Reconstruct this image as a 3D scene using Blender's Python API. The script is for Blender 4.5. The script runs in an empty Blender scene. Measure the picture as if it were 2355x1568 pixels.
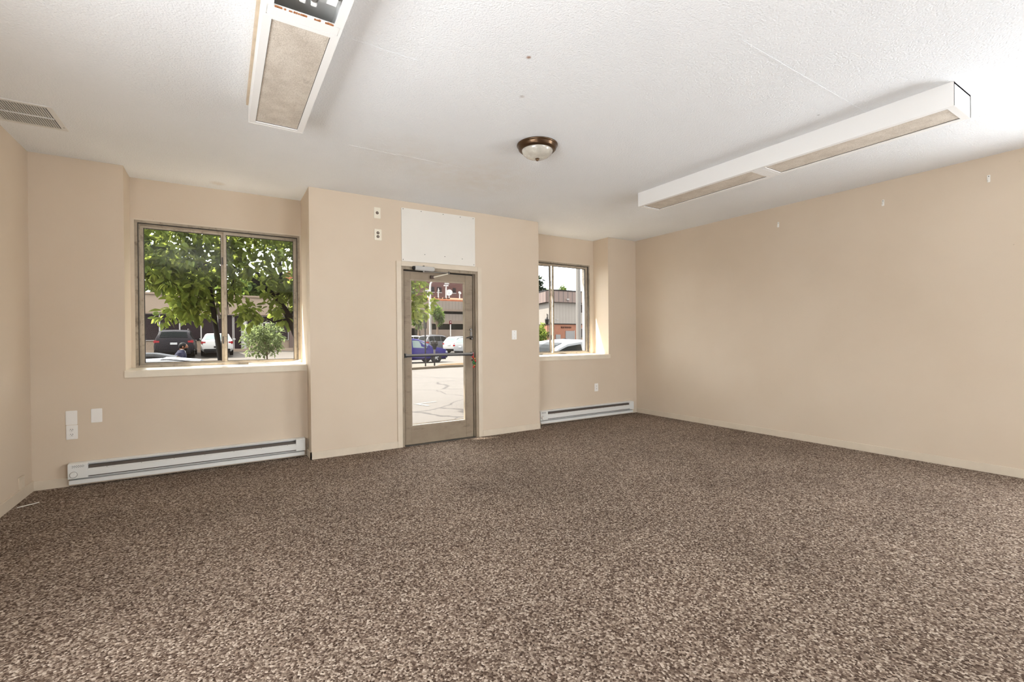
import bpy, bmesh, math, random
from mathutils import Vector, Matrix
random.seed(11)
scene = bpy.context.scene
col = scene.collection
PI = math.pi
rnd = random.uniform

# ------------------------------------------------------------------ camera
F_PX, YAW, PITCH, ROLL = 1064.66, .5607, -.0051, -.0087
CAM = Vector((0, 0, 1.2))
_fw = Vector((math.sin(YAW)*math.cos(PITCH), math.cos(YAW)*math.cos(PITCH), math.sin(PITCH)))
_rt = Vector((math.cos(YAW), -math.sin(YAW), 0))
_up = _rt.cross(_fw)
R2 = _rt*math.cos(ROLL) + _up*math.sin(ROLL)
U2 = _up*math.cos(ROLL) - _rt*math.sin(ROLL)
cd = bpy.data.cameras.new('camera')
cd.sensor_width = 36
cd.lens = F_PX/2355*36
cd.clip_start = .05
cd.clip_end = 600
cam = bpy.data.objects.new('camera', cd)
col.objects.link(cam)
cam.matrix_world = Matrix(((R2.x, U2.x, -_fw.x, CAM.x), (R2.y, U2.y, -_fw.y, CAM.y), (R2.z, U2.z, -_fw.z, CAM.z), (0, 0, 0, 1)))
scene.camera = cam

def at(u, v, Y):
    """world point on the plane y = Y that was read off the photograph at (u, v)"""
    d = _fw + R2*((u-1177.5)/F_PX) - U2*((v-784)/F_PX)
    return CAM + d*((Y-CAM.y)/d.y)

# ------------------------------------------------------------------ materials
ALB = [1.0]           # outdoor surfaces are toned down as a whole, see below
def lin(c):
    return tuple(ALB[0]*(((x/255)/12.92 if x/255 <= .04045 else ((x/255+.055)/1.055)**2.4)) for x in c) + (1,)

class NT:
    def __init__(s, name):
        s.m = bpy.data.materials.new(name)
        s.m.use_nodes = True
        s.n = s.m.node_tree.nodes
        s.l = s.m.node_tree.links
        s.b = s.n['Principled BSDF']
        s.out = s.n['Material Output']
    def node(s, t, **k):
        n = s.n.new(t)
        for a, b in k.items():
            if a.startswith('_'):
                setattr(n, a[1:], b)
            else:
                n.inputs[a.replace('__', ' ')].default_value = b
        return n
    def link(s, a, b):
        s.l.new(a, b)
    def coord(s, kind='Object'):
        return s.node('ShaderNodeTexCoord').outputs[kind]
    def noise(s, scale, detail=3, rough=.55, vec=None):
        n = s.node('ShaderNodeTexNoise', Scale=scale, Detail=detail, Roughness=rough)
        s.link(vec or s.coord(), n.inputs['Vector'])
        return n
    def ramp(s, fac, stops):
        r = s.node('ShaderNodeValToRGB')
        e = r.color_ramp.elements
        while len(e) < len(stops):
            e.new(.5)
        for i, (p, c) in enumerate(stops):
            e[i].position = p
            e[i].color = c
        s.link(fac, r.inputs['Fac'])
        return r.outputs['Color']
    def mix(s, fac, a, b, mode='MIX'):
        x = s.node('ShaderNodeMix', _data_type='RGBA', _blend_type=mode)
        for v, sock in ((fac, x.inputs[0]), (a, x.inputs[6]), (b, x.inputs[7])):
            if hasattr(v, 'is_linked'):
                s.link(v, sock)
            else:
                sock.default_value = v
        return x.outputs[2]
    def math(s, op, a, b=0):
        x = s.node('ShaderNodeMath', _operation=op)
        for v, sock in ((a, x.inputs[0]), (b, x.inputs[1])):
            if hasattr(v, 'is_linked'):
                s.link(v, sock)
            else:
                sock.default_value = v
        return x.outputs[0]
    def bump(s, h, strength=.3, dist=.01):
        b = s.node('ShaderNodeBump', Strength=strength, Distance=dist)
        s.link(h, b.inputs['Height'])
        s.link(b.outputs['Normal'], s.b.inputs['Normal'])
    def spot(s, pos, r, soft):
        """1 inside a small blotch round pos, in object coordinates"""
        d = s.node('ShaderNodeVectorMath', _operation='DISTANCE')
        s.link(s.coord(), d.inputs[0])
        d.inputs[1].default_value = pos
        m = s.node('ShaderNodeMapRange')
        s.link(d.outputs['Value'], m.inputs['Value'])
        m.inputs['From Min'].default_value = r
        m.inputs['From Max'].default_value = r+soft
        m.inputs['To Min'].default_value = 1
        m.inputs['To Max'].default_value = 0
        return m.outputs['Result']
    def set(s, rough=.5, metal=0, spec=.5):
        s.b.inputs['Roughness'].default_value = rough
        s.b.inputs['Metallic'].default_value = metal
        s.b.inputs['Specular IOR Level'].default_value = spec

SHEEN = [1.0]
def plain(name, rgb, rough=.5, metal=0, spec=.5, var=.0, vs=8, bump=0, bs=60, coat=0):
    t = NT(name)
    t.set(rough, metal, spec*SHEEN[0])
    c = lin(rgb)
    if var:
        n = t.noise(vs, 4)
        a = tuple(x*(1-var) for x in c[:3])+(1,)
        b = tuple(min(1, x*(1+var)) for x in c[:3])+(1,)
        t.link(t.ramp(n.outputs['Fac'], [(.3, a), (.7, b)]), t.b.inputs['Base Color'])
    else:
        t.b.inputs['Base Color'].default_value = c
    if bump:
        t.bump(t.noise(bs, 3).outputs['Fac'], bump, .01)
    if coat:
        t.b.inputs['Coat Weight'].default_value = coat*SHEEN[0]
        t.b.inputs['Coat Roughness'].default_value = .03
    return t.m

def m_wall():
    t = NT('beige wall paint')
    t.set(.6, 0, .25)
    n = t.noise(1.3, 3, .5)
    base = t.ramp(n.outputs['Fac'], [(.3, lin((208, 191, 170))), (.7, lin((213, 197, 177)))])
    sc = t.noise(46, 2, .5)
    marks = t.ramp(sc.outputs['Fac'], [(.765, (0, 0, 0, 1)), (.79, (1, 1, 1, 1))])
    gate = t.noise(2.2, 1)
    g = t.ramp(gate.outputs['Fac'], [(.56, (0, 0, 0, 1)), (.6, (1, 1, 1, 1))])
    f = t.math('MULTIPLY', marks, g)
    t.link(t.mix(t.math('MULTIPLY', f, .45), base, lin((150, 128, 108))), t.b.inputs['Base Color'])
    t.bump(t.noise(260, 2).outputs['Fac'], .12, .004)
    return t.m

def m_ceiling():
    t = NT('white textured ceiling paint')
    t.set(.8, 0, .15)
    n = t.noise(.8, 3, .6)
    c = t.ramp(n.outputs['Fac'], [(.3, lin((240, 242, 244))), (.7, lin((245, 247, 249)))])
    for p, r, sft, k, cc in (((1.446, 2.104, 2.7433), .006, .012, .8, (150, 100, 60)), ((1.64, 2.467, 2.7433), .008, .014, .35, (150, 130, 110)),
                             ((3.55, 1.6, 2.7433), .004, .006, .8, (60, 55, 50)), ((-.02, 5.37, 2.7433), .03, .05, .25, (190, 160, 120)),
                             ((2.1, 3.95, 2.7433), .1, .6, .22, (214, 190, 150)), ((1.3, 3.8, 2.7433), .05, .5, .14, (214, 190, 150))):
        wob = t.math('MULTIPLY', t.spot(p, r, sft), t.ramp(t.noise(9, 3).outputs['Fac'], [(.3, (.4, .4, .4, 1)), (.6, (1, 1, 1, 1))]))
        c = t.mix(t.math('MULTIPLY', wob, k), c, lin(cc))
    t.link(c, t.b.inputs['Base Color'])
    v = t.node('ShaderNodeTexVoronoi', Scale=95, _feature='SMOOTH_F1')
    t.link(t.coord(), v.inputs['Vector'])
    h = t.math('ADD', t.math('MULTIPLY', v.outputs['Distance'], -.7), t.noise(120, 3, .6).outputs['Fac'])
    t.bump(h, .5, .008)
    return t.m

def m_carpet():
    t = NT('brown flecked carpet')
    t.set(.95, 0, .05)
    v = t.node('ShaderNodeTexVoronoi', Scale=125)
    t.link(t.coord(), v.inputs['Vector'])
    wn = t.node('ShaderNodeTexWhiteNoise', _noise_dimensions='3D')
    t.link(v.outputs['Position'], wn.inputs['Vector'])
    c = t.ramp(wn.outputs['Value'], [(.0, lin((74, 58, 48))), (.22, lin((106, 89, 77))), (.5, lin((140, 123, 109))), (.75, lin((170, 153, 137))), (.9, lin((198, 182, 166))), (1, lin((222, 207, 190)))])
    rust = t.ramp(wn.outputs['Color'], [(.9, (0, 0, 0, 1)), (.97, (1, 1, 1, 1))])
    c = t.mix(t.math('MULTIPLY', rust, .35), c, lin((150, 96, 60)))
    n = t.noise(1.1, 5, .6)
    worn = t.ramp(n.outputs['Fac'], [(.3, (.64, .62, .61, 1)), (.68, (.86, .84, .83, 1))])
    c = t.mix(1.0, c, worn, 'MULTIPLY')
    st = t.math('MULTIPLY', t.spot((1.75, 3.32, 0), .05, .16), .3)
    c = t.mix(st, c, lin((60, 48, 42)))
    t.link(c, t.b.inputs['Base Color'])
    t.bump(t.math('ADD', t.math('MULTIPLY', v.outputs['Distance'], -1.0), t.noise(190, 2).outputs['Fac']), .7, .008)
    return t.m

def m_weather(name, a, b, dark, scale=(6, 6, 40)):
    t = NT(name)
    t.set(.55, .1, .4)
    mp = t.node('ShaderNodeMapping')
    mp.inputs['Scale'].default_value = scale
    t.link(t.coord(), mp.inputs['Vector'])
    n = t.noise(2.2, 6, .65, mp.outputs['Vector'])
    n2 = t.noise(5, 4, .7)
    c = t.ramp(n2.outputs['Fac'], [(.3, lin(a)), (.7, lin(b))])
    d = t.ramp(n.outputs['Fac'], [(.54, (0, 0, 0, 1)), (.66, (1, 1, 1, 1))])
    t.link(t.mix(t.math('MULTIPLY', d, .42), c, lin(dark)), t.b.inputs['Base Color'])
    t.bump(n.outputs['Fac'], .25, .004)
    return t.m

def m_glass(name='window glass', tint=(.98, .99, .985), refl=.6):
    t = NT(name)
    tr = t.node('ShaderNodeBsdfTransparent')
    tr.inputs['Color'].default_value = tint+(1,)
    gl = t.node('ShaderNodeBsdfGlossy')
    gl.inputs['Roughness'].default_value = .0
    lw = t.node('ShaderNodeLayerWeight', Blend=.5)
    fr = t.math('ADD', .04, t.math('MULTIPLY', .9, t.math('POWER', lw.outputs['Facing'], 5)))
    mx = t.node('ShaderNodeMixShader')
    t.link(t.math('MULTIPLY', fr, refl), mx.inputs['Fac'])
    t.link(tr.outputs['BSDF'], mx.inputs[1])
    t.link(gl.outputs['BSDF'], mx.inputs[2])
    t.link(mx.outputs['Shader'], t.out.inputs['Surface'])
    return t.m

def m_lens():
    t = NT('dusty prismatic lens')
    t.set(.45, 0, .4)
    n = t.noise(9, 5, .6)
    c = t.ramp(n.outputs['Fac'], [(.25, lin((204, 193, 180))), (.55, lin((226, 217, 205))), (.8, lin((238, 230, 219)))])
    mp = t.node('ShaderNodeMapping')
    mp.inputs['Scale'].default_value = (14, 4, 4)
    t.link(t.coord(), mp.inputs['Vector'])
    blot = t.ramp(t.noise(1.2, 4, .6, mp.outputs['Vector']).outputs['Fac'], [(.62, (0, 0, 0, 1)), (.74, (1, 1, 1, 1))])
    c = t.mix(t.math('MULTIPLY', blot, .35), c, lin((120, 100, 84)))
    v = t.node('ShaderNodeTexVoronoi', Scale=150)
    t.link(t.coord(), v.inputs['Vector'])
    sp = t.ramp(v.outputs['Distance'], [(.15, (1, 1, 1, 1)), (.8, (.8, .78, .75, 1))])
    t.link(t.mix(1, c, sp, 'MULTIPLY'), t.b.inputs['Base Color'])
    t.bump(v.outputs['Distance'], .35, .003)
    return t.m

def m_brick(name, a, b, mortar, scale=1.0, bw=.22, rh=.075):
    t = NT(name)
    t.set(.85, 0, .2)
    mp = t.node('ShaderNodeMapping')
    mp.inputs['Rotation'].default_value = (PI/2, 0, 0)
    t.link(t.coord(), mp.inputs['Vector'])
    k = t.node('ShaderNodeTexBrick', Scale=scale)
    k.inputs['Color1'].default_value = lin(a)
    k.inputs['Color2'].default_value = lin(b)
    k.inputs['Mortar'].default_value = lin(mortar)
    k.inputs['Mortar Size'].default_value = .008
    k.inputs['Brick Width'].default_value = bw
    k.inputs['Row Height'].default_value = rh
    t.link(mp.outputs['Vector'], k.inputs['Vector'])
    t.link(k.outputs['Color'], t.b.inputs['Base Color'])
    return t.m

def m_ribs(name, rgb, rgb2, pitch, axis=0, rough=.6, ang=0):
    t = NT(name)
    t.set(rough, 0, .3)
    mp = t.node('ShaderNodeMapping')
    mp.inputs['Rotation'].default_value = (0, 0, ang)
    t.link(t.coord(), mp.inputs['Vector'])
    sx = t.node('ShaderNodeSeparateXYZ')
    t.link(mp.outputs['Vector'], sx.inputs[0])
    f = t.math('FRACT', t.math('DIVIDE', sx.outputs[axis], pitch))
    c = t.ramp(f, [(.0, lin(rgb2)), (.14, lin(rgb2)), (.2, lin(rgb)), (1, lin(rgb))])
    n = t.noise(.7, 4)
    w = t.ramp(n.outputs['Fac'], [(.3, (.9, .89, .88, 1)), (.7, (1, 1, 1, 1))])
    t.link(t.mix(1, c, w, 'MULTIPLY'), t.b.inputs['Base Color'])
    return t.m

def m_asphalt(name, a, b, crack=True):
    t = NT(name)
    t.set(.9, 0, .2)
    n = t.noise(.45, 6, .65)
    n2 = t.noise(30, 3, .6)
    c = t.ramp(n.outputs['Fac'], [(.3, lin(a)), (.7, lin(b))])
    c = t.mix(.25, c, t.ramp(n2.outputs['Fac'], [(.35, lin(tuple(x*.75 for x in a))), (.65, lin(b))]))
    if crack:
        wob = t.node('ShaderNodeTexNoise', Scale=.6, Detail=4)
        t.link(t.coord(), wob.inputs['Vector'])
        add = t.node('ShaderNodeVectorMath', _operation='MULTIPLY_ADD')
        t.link(wob.outputs['Color'], add.inputs[0])
        add.inputs[1].default_value = (1.4, 1.4, 0)
        t.link(t.coord(), add.inputs[2])
        v = t.node('ShaderNodeTexVoronoi', Scale=.32, _feature='DISTANCE_TO_EDGE')
        t.link(add.outputs[0], v.inputs['Vector'])
        k = t.ramp(v.outputs['Distance'], [(.004, (1, 1, 1, 1)), (.010, (0, 0, 0, 1))])
        c = t.mix(t.math('MULTIPLY', k, .75), c, lin((90, 76, 66)))
    t.link(c, t.b.inputs['Base Color'])
    return t.m

def m_leaf(name, a, b, trans):
    t = NT(name)
    t.set(.6, 0, .06)
    n = t.noise(2.6, 2)
    c = t.ramp(n.outputs['Fac'], [(.3, lin(a)), (.7, lin(b))])
    t.link(c, t.b.inputs['Base Color'])
    tl = t.node('ShaderNodeBsdfTranslucent')
    tl.inputs['Color'].default_value = lin(trans)
    mx = t.node('ShaderNodeMixShader', Fac=.55)
    t.link(t.b.outputs['BSDF'], mx.inputs[1])
    t.link(tl.outputs['BSDF'], mx.inputs[2])
    t.link(mx.outputs['Shader'], t.out.inputs['Surface'])
    return t.m

M = dict(
    wall=m_wall(), ceil=m_ceiling(), carpet=m_carpet(),
    trim=plain('beige trim paint', (211, 197, 177), .45, var=.04),
    sill=plain('pale sill paint', (222, 211, 192), .4, var=.05),
    wframe=m_weather('weathered painted window frame', (150, 138, 122), (182, 170, 152), (64, 50, 40), (9, 9, 9)),
    wframe2=m_weather('weathered painted window sash', (168, 156, 138), (196, 184, 166), (80, 66, 54), (8, 8, 8)),
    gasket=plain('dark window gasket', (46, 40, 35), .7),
    doorpaint=m_weather('taupe painted metal door', (139, 123, 104), (152, 136, 116), (100, 84, 70), (2, 2, 7)),
    doorframe=m_weather('worn taupe door frame', (150, 136, 118), (166, 151, 131), (92, 78, 66), (9, 9, 2)),
    alu=plain('brushed aluminium', (150, 146, 141), .38, .85), steel=plain('dull steel', (96, 92, 88), .4, .85),
    black=plain('black rubber', (22, 20, 19), .6), dark=plain('dark recess', (40, 35, 31), .8),
    white=plain('white enamel', (232, 231, 228), .35, var=.02), fixt=plain('white fixture enamel', (244, 243, 241), .4),
    yell=plain('yellowed caulk edge', (206, 188, 164), .6, var=.12, vs=20),
    plate=plain('white plastic plate', (238, 235, 230), .35), ivory=plain('ivory plastic plate', (229, 221, 203), .4),
    slot=plain('dark outlet slot', (30, 26, 24), .7), brown=plain('brown bakelite', (70, 50, 38), .5),
    board=plain('white painted board', (226, 221, 212), .5, var=.02, vs=3), screw=plain('screw head', (98, 92, 86), .4, .6),
    lens=m_lens(), zinc=m_weather('dusty galvanised reflector', (150, 148, 146), (182, 181, 178), (60, 60, 60), (22, 6, 6)),
    tube=plain('fluorescent tube glass', (238, 240, 240), .12), rust=plain('rusty edge', (172, 112, 70), .8, var=.3, vs=40),
    bronze=plain('oil rubbed bronze', (92, 72, 54), .28, .85), heat=plain('heater enamel', (226, 226, 222), .35, var=.02),
    fin=plain('heater fins', (96, 88, 82), .5, .5), clear=m_glass(), red=plain('red bead', (190, 34, 30), .3), green=plain('green bead', (40, 120, 60), .3),
    gold=plain('brass bell', (196, 150, 80), .25, .9), thread=plain('white thread', (225, 220, 210), .8),
    hook=plain('clear white hook plastic', (238, 236, 230), .2),
)
def m_shade():
    t = NT('alabaster glass shade')
    t.set(.2, 0, .5)
    n = t.noise(7, 4, .6)
    c = t.ramp(n.outputs['Fac'], [(.35, lin((176, 170, 158))), (.55, lin((200, 194, 182))), (.68, lin((224, 222, 212)))])
    t.link(c, t.b.inputs['Base Color'])
    t.b.inputs['Coat Weight'].default_value = .4
    return t.m
M['shade'] = m_shade()

# ------------------------------------------------------------------ mesh helpers
class MB:
    def __init__(s):
        s.bm = bmesh.new()
    def poly(s, pts):
        return s.bm.faces.new([s.bm.verts.new(p) for p in pts])
    def box(s, a, b, bev=0):
        x0, y0, z0 = (min(p, q) for p, q in zip(a, b))
        x1, y1, z1 = (max(p, q) for p, q in zip(a, b))
        v = [s.bm.verts.new(p) for p in ((x0, y0, z0), (x1, y0, z0), (x1, y1, z0), (x0, y1, z0), (x0, y0, z1), (x1, y0, z1), (x1, y1, z1), (x0, y1, z1))]
        fs = [s.bm.faces.new([v[i] for i in f]) for f in ((3, 2, 1, 0), (4, 5, 6, 7), (0, 1, 5, 4), (1, 2, 6, 5), (2, 3, 7, 6), (3, 0, 4, 7))]
        if bev:
            es = list({e for f in fs for e in f.edges})
            bmesh.ops.bevel(s.bm, geom=es, offset=bev, segments=2, affect='EDGES', clamp_overlap=True)
        return s
    def prism(s, prof, axis, a, b):
        """closed profile (list of 2-D points) swept from a to b along axis"""
        def P(p, t):
            return {'x': (t, p[0], p[1]), 'y': (p[0], t, p[1]), 'z': (p[0], p[1], t)}[axis]
        A = [s.bm.verts.new(P(p, a)) for p in prof]
        B = [s.bm.verts.new(P(p, b)) for p in prof]
        n = len(prof)
        s.bm.faces.new(A)
        s.bm.faces.new(B[::-1])
        for i in range(n):
            s.bm.faces.new((A[i], B[i], B[(i+1) % n], A[(i+1) % n]))
        return s
    def ring(s, x0, x1, z0, z1, w, y0, y1, wb=None, bev=0):
        """rectangular frame in the xz plane"""
        wb = w if wb is None else wb
        s.box((x0, y0, z0), (x0+w, y1, z1), bev)
        s.box((x1-w, y0, z0), (x1, y1, z1), bev)
        s.box((x0+w, y0, z0), (x1-w, y1, z0+wb), bev)
        s.box((x0+w, y0, z1-w), (x1-w, y1, z1), bev)
        return s
    def tube(s, pts, r, seg=8, cap=True):
        pts = [Vector(p) for p in pts]
        rs = r if isinstance(r, (list, tuple)) else [r]*len(pts)
        rings = []
        a = None
        for i, p in enumerate(pts):
            t = (pts[min(i+1, len(pts)-1)] - pts[max(i-1, 0)]).normalized()
            ref = Vector((0, 0, 1)) if abs(t.z) < .9 else Vector((1, 0, 0))
            a = t.cross(ref).normalized() if a is None else (a-t*a.dot(t)).normalized()
            b = t.cross(a)
            rings.append([s.bm.verts.new(p+(a*math.cos(2*PI*k/seg)+b*math.sin(2*PI*k/seg))*rs[i]) for k in range(seg)])
        for A, B in zip(rings, rings[1:]):
            for k in range(seg):
                s.bm.faces.new((A[k], A[(k+1) % seg], B[(k+1) % seg], B[k]))
        if cap:
            s.bm.faces.new(rings[0][::-1])
            s.bm.faces.new(rings[-1])
        return s
    def lathe(s, prof, c, axis='z', seg=32, cap=True):
        """profile of (radius, height) turned about axis through c"""
        c = Vector(c)
        def P(r, h, a):
            x, y = r*math.cos(a), r*math.sin(a)
            return c+Vector({'z': (x, y, h), 'y': (x, h, y), 'x': (h, x, y)}[axis])
        rings = [[s.bm.verts.new(P(r, h, 2*PI*k/seg)) for k in range(seg)] if r > 1e-6 else [s.bm.verts.new(P(0, h, 0))] for r, h in prof]
        for A, B in zip(rings, rings[1:]):
            for k in range(seg):
                q = [A[k % len(A)], A[(k+1) % len(A)], B[(k+1) % len(B)], B[k % len(B)]]
                u = []
                for x in q:
                    if x not in u:
                        u.append(x)
                if len(u) > 2:
                    s.bm.faces.new(u)
        for e in (rings[0], rings[-1]) if cap else ():
            if len(e) > 2:
                try:
                    s.bm.faces.new(e)
                except ValueError:
                    pass
        return s
    def ball(s, c, r, sc=(1, 1, 1), seg=12):
        mtx = Matrix.Translation(c) @ Matrix.Diagonal((r*sc[0], r*sc[1], r*sc[2], 1))
        bmesh.ops.create_uvsphere(s.bm, u_segments=seg, v_segments=max(6, seg*2//3), radius=1, matrix=mtx)
        return s
    def leaf(s, p, d, n, L, w, bend=.25):
        """one bent pointed leaf with its base at p, growing along d, facing n"""
        d = d.normalized()
        sd = d.cross(n)
        if sd.length < 1e-4:
            return s
        sd.normalize()
        n = sd.cross(d)
        nv = s.bm.verts.new
        nf = s.bm.faces.new
        cv = [(.0, .0), (.22, .36), (.5, .5), (.76, .33), (1, 0)]
        sp = [nv(p+d*L*t-n*L*bend*t*t) for t, _ in cv]
        for sg in (-1, 1):
            e = [nv(p+d*L*(t-.02)+sd*sg*w*k+n*(w*k*.28-L*bend*t*t)) for t, k in cv[1:4]]
            nf((sp[0], sp[1], e[0]))
            nf((e[0], sp[1], sp[2], e[1]))
            nf((e[1], sp[2], sp[3], e[2]))
            nf((e[2], sp[3], sp[4]))
        return s
    def build(s, name, m, parent=None, smooth=False, fix=True):
        if fix:
            bmesh.ops.recalc_face_normals(s.bm, faces=s.bm.faces)
        me = bpy.data.meshes.new(name)
        off = Vector((0, 0, 0))
        q = parent
        while q is not None:
            off += q.location
            q = q.parent
        if off.length:
            bmesh.ops.translate(s.bm, verts=s.bm.verts, vec=-off)
        s.bm.to_mesh(me)
        s.bm.free()
        me.materials.append(m)
        if smooth:
            for p in me.polygons:
                p.use_smooth = True
            try:
                me.set_sharp_from_angle(angle=math.radians(smooth if smooth is not True else 40))
            except AttributeError:
                pass
        o = bpy.data.objects.new(name, me)
        col.objects.link(o)
        if parent is not None:
            o.parent = parent
        return o

def tag(o, label=None, cat=None, group=None, kind=None):
    if label: o['label'] = label
    if cat: o['category'] = cat
    if group: o['group'] = group
    if kind: o['kind'] = kind
    return o

def thing(name, label, cat, loc=(0, 0, 0), group=None):
    o = bpy.data.objects.new(name, None)
    o.empty_display_size = .05
    col.objects.link(o)
    o.location = loc
    return tag(o, label, cat, group)

def struct(name, mb, m, smooth=False):
    return tag(mb.build(name, m, None, smooth), kind='structure')

def sroot(name, loc=(0, 0, 0)):
    o = bpy.data.objects.new(name, None)
    o.empty_display_size = .05
    col.objects.link(o)
    o.location = loc
    return tag(o, kind='structure')

def copy_tree(o, parent=None):
    c = o.copy()
    col.objects.link(c)
    if parent is not None:
        c.parent = parent
    for ch in list(o.children):
        copy_tree(ch, c)
    return c
# ================================================================== THE ROOM
XL, XR, YF, YB, YR, H = -1.31, 5.643, 5.239, 5.018, 5.575, 2.7433
XA, XBL, XC, XD = -.713, .757, 3.578, 5.045        # recess edges: left window, door block, right window
YBACK = -5.2
Z0W, Z1W = .955, 2.352                               # window opening
YOUT = 5.80

struct('floor', MB().box((XL-.2, YBACK-.2, -.1), (XR+.2, 5.3, 0)), M['carpet'])
struct('ceiling', MB().box((XL-.2, YBACK-.2, H), (XR+.2, YOUT, H+.2)), M['ceil'])
w = MB()
LY0, LY1, LZ0, LZ1 = -.3, 2.0, .6, 2.05              # unseen side window, added to carry a fill light
w.box((XL-.2, LY1, 0), (XL, YOUT, H))
w.box((XL-.2, YBACK-.2, 0), (XL, LY0, H))
w.box((XL-.2, LY0, 0), (XL, LY1, LZ0))
w.box((XL-.2, LY0, LZ1), (XL, LY1, H))
struct('wall_left', w, M['wall'])
r = sroot('window_4', (0, 0, 0))
f = MB()
for a, b in (((LY0, LZ0), (LY0+.05, LZ1)), ((LY1-.05, LZ0), (LY1, LZ1)), ((LY0+.05, LZ0), (LY1-.05, LZ0+.05)), ((LY0+.05, LZ1-.05), (LY1-.05, LZ1))):
    f.box((XL-.14, a[0], a[1]), (XL-.06, b[0], b[1]))
f.build('frame', M['wframe2'], r)
MB().box((XL-.105, LY0+.05, LZ0+.05), (XL-.099, LY1-.05, LZ1-.05)).build('pane', M['clear'], r)
w = MB()
SY0, SY1, SZ0, SZ1 = -1.3, .6, .6, 2.05              # and its added counterpart in the right wall
w.box((XR, SY1, 0), (XR+.2, YOUT, H))
w.box((XR, YBACK-.2, 0), (XR+.2, SY0, H))
w.box((XR, SY0, 0), (XR+.2, SY1, SZ0))
w.box((XR, SY0, SZ1), (XR+.2, SY1, H))
struct('wall_right', w, M['wall'])
r = sroot('window_5', (0, 0, 0))
f = MB()
for a, b in (((SY0, SZ0), (SY0+.05, SZ1)), ((SY1-.05, SZ0), (SY1, SZ1)), ((SY0+.05, SZ0), (SY1-.05, SZ0+.05)), ((SY0+.05, SZ1-.05), (SY1-.05, SZ1))):
    f.box((XR+.06, a[0], a[1]), (XR+.14, b[0], b[1]))
f.build('frame', M['wframe2'], r)
MB().box((XR+.099, SY0+.05, SZ0+.05), (XR+.105, SY1-.05, SZ1-.05)).build('pane', M['clear'], r)
w = MB()
w.box((XL, YF, 0), (XA, YOUT, H))                    # pier at the left corner
w.box((XD, YF, 0), (XR, YOUT, H))                    # pier at the right corner
for a, b in ((XA, XBL), (XC, XD)):
    w.box((a, YF, 0), (b, YOUT, .905))               # wall under each window
    w.box((a, YR, Z1W), (b, YOUT, H))                # wall over each window
w.box((XBL, YB, 0), (1.70, 5.19, H))                 # the block that holds the door
w.box((2.657, YB, 0), (XC, 5.19, H))
w.box((1.70, YB, 2.022), (2.657, 5.19, H))
w.box((XBL, 5.18, 0), (XBL+.1, YOUT, H))
w.box((XC-.1, 5.18, 0), (XC, YOUT, H))
struct('wall_front', w, M['wall'])
# rear wall with an added, unseen window opening that carries a fill light
w = MB()
RW = [(2.7, 5.5)]
ZR0, ZR1 = .55, 2.5
w.box((XL, YBACK-.2, 0), (XR, YBACK, ZR0))
w.box((XL, YBACK-.2, ZR1), (XR, YBACK, H))
for a, b in ((XL, RW[0][0]), (RW[0][1], XR)):
    w.box((a, YBACK-.2, ZR0), (b, YBACK, ZR1))
struct('wall_back', w, M['wall'])
for i, (a, b) in enumerate(RW):
    r = sroot('window_%d' % (i+3), (0, 0, 0))
    f = MB().ring(a, b, ZR0, ZR1, .05, YBACK-.14, YBACK-.06)
    f.box(((a+b)/2-.025, YBACK-.13, ZR0+.05), ((a+b)/2+.025, YBACK-.07, ZR1-.05))
    f.build('frame', M['wframe2'], r)
    MB().box((a+.05, YBACK-.105, ZR0+.05), (b-.05, YBACK-.099, ZR1-.05)).build('pane', M['clear'], r)

# baseboards
bb = .075
def base(name, *boxes):
    m = MB()
    for a, b in boxes:
        m.box(a, b, .002)
    struct(name, m, M['trim'])
base('baseboard_left', ((XL, YBACK, 0), (XL+.014, YF-.001, bb+.01)))
base('baseboard_right', ((XR-.013, YBACK, 0), (XR, YF, bb)))
base('baseboard_front', ((XL, YF-.013, 0), (-1.085, YF, bb)), ((XBL-.012, YB-.012, 0), (XBL+.004, YF, bb)), ((XBL-.012, YB-.012, 0), (1.645, YB, bb)),
     ((2.714, YB-.012, 0), (XC+.013, YB, bb)), ((XC, YB-.012, 0), (XC+.013, YF-.08, bb)), ((5.53, YF-.013, 0), (XR, YF, bb)))

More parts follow.
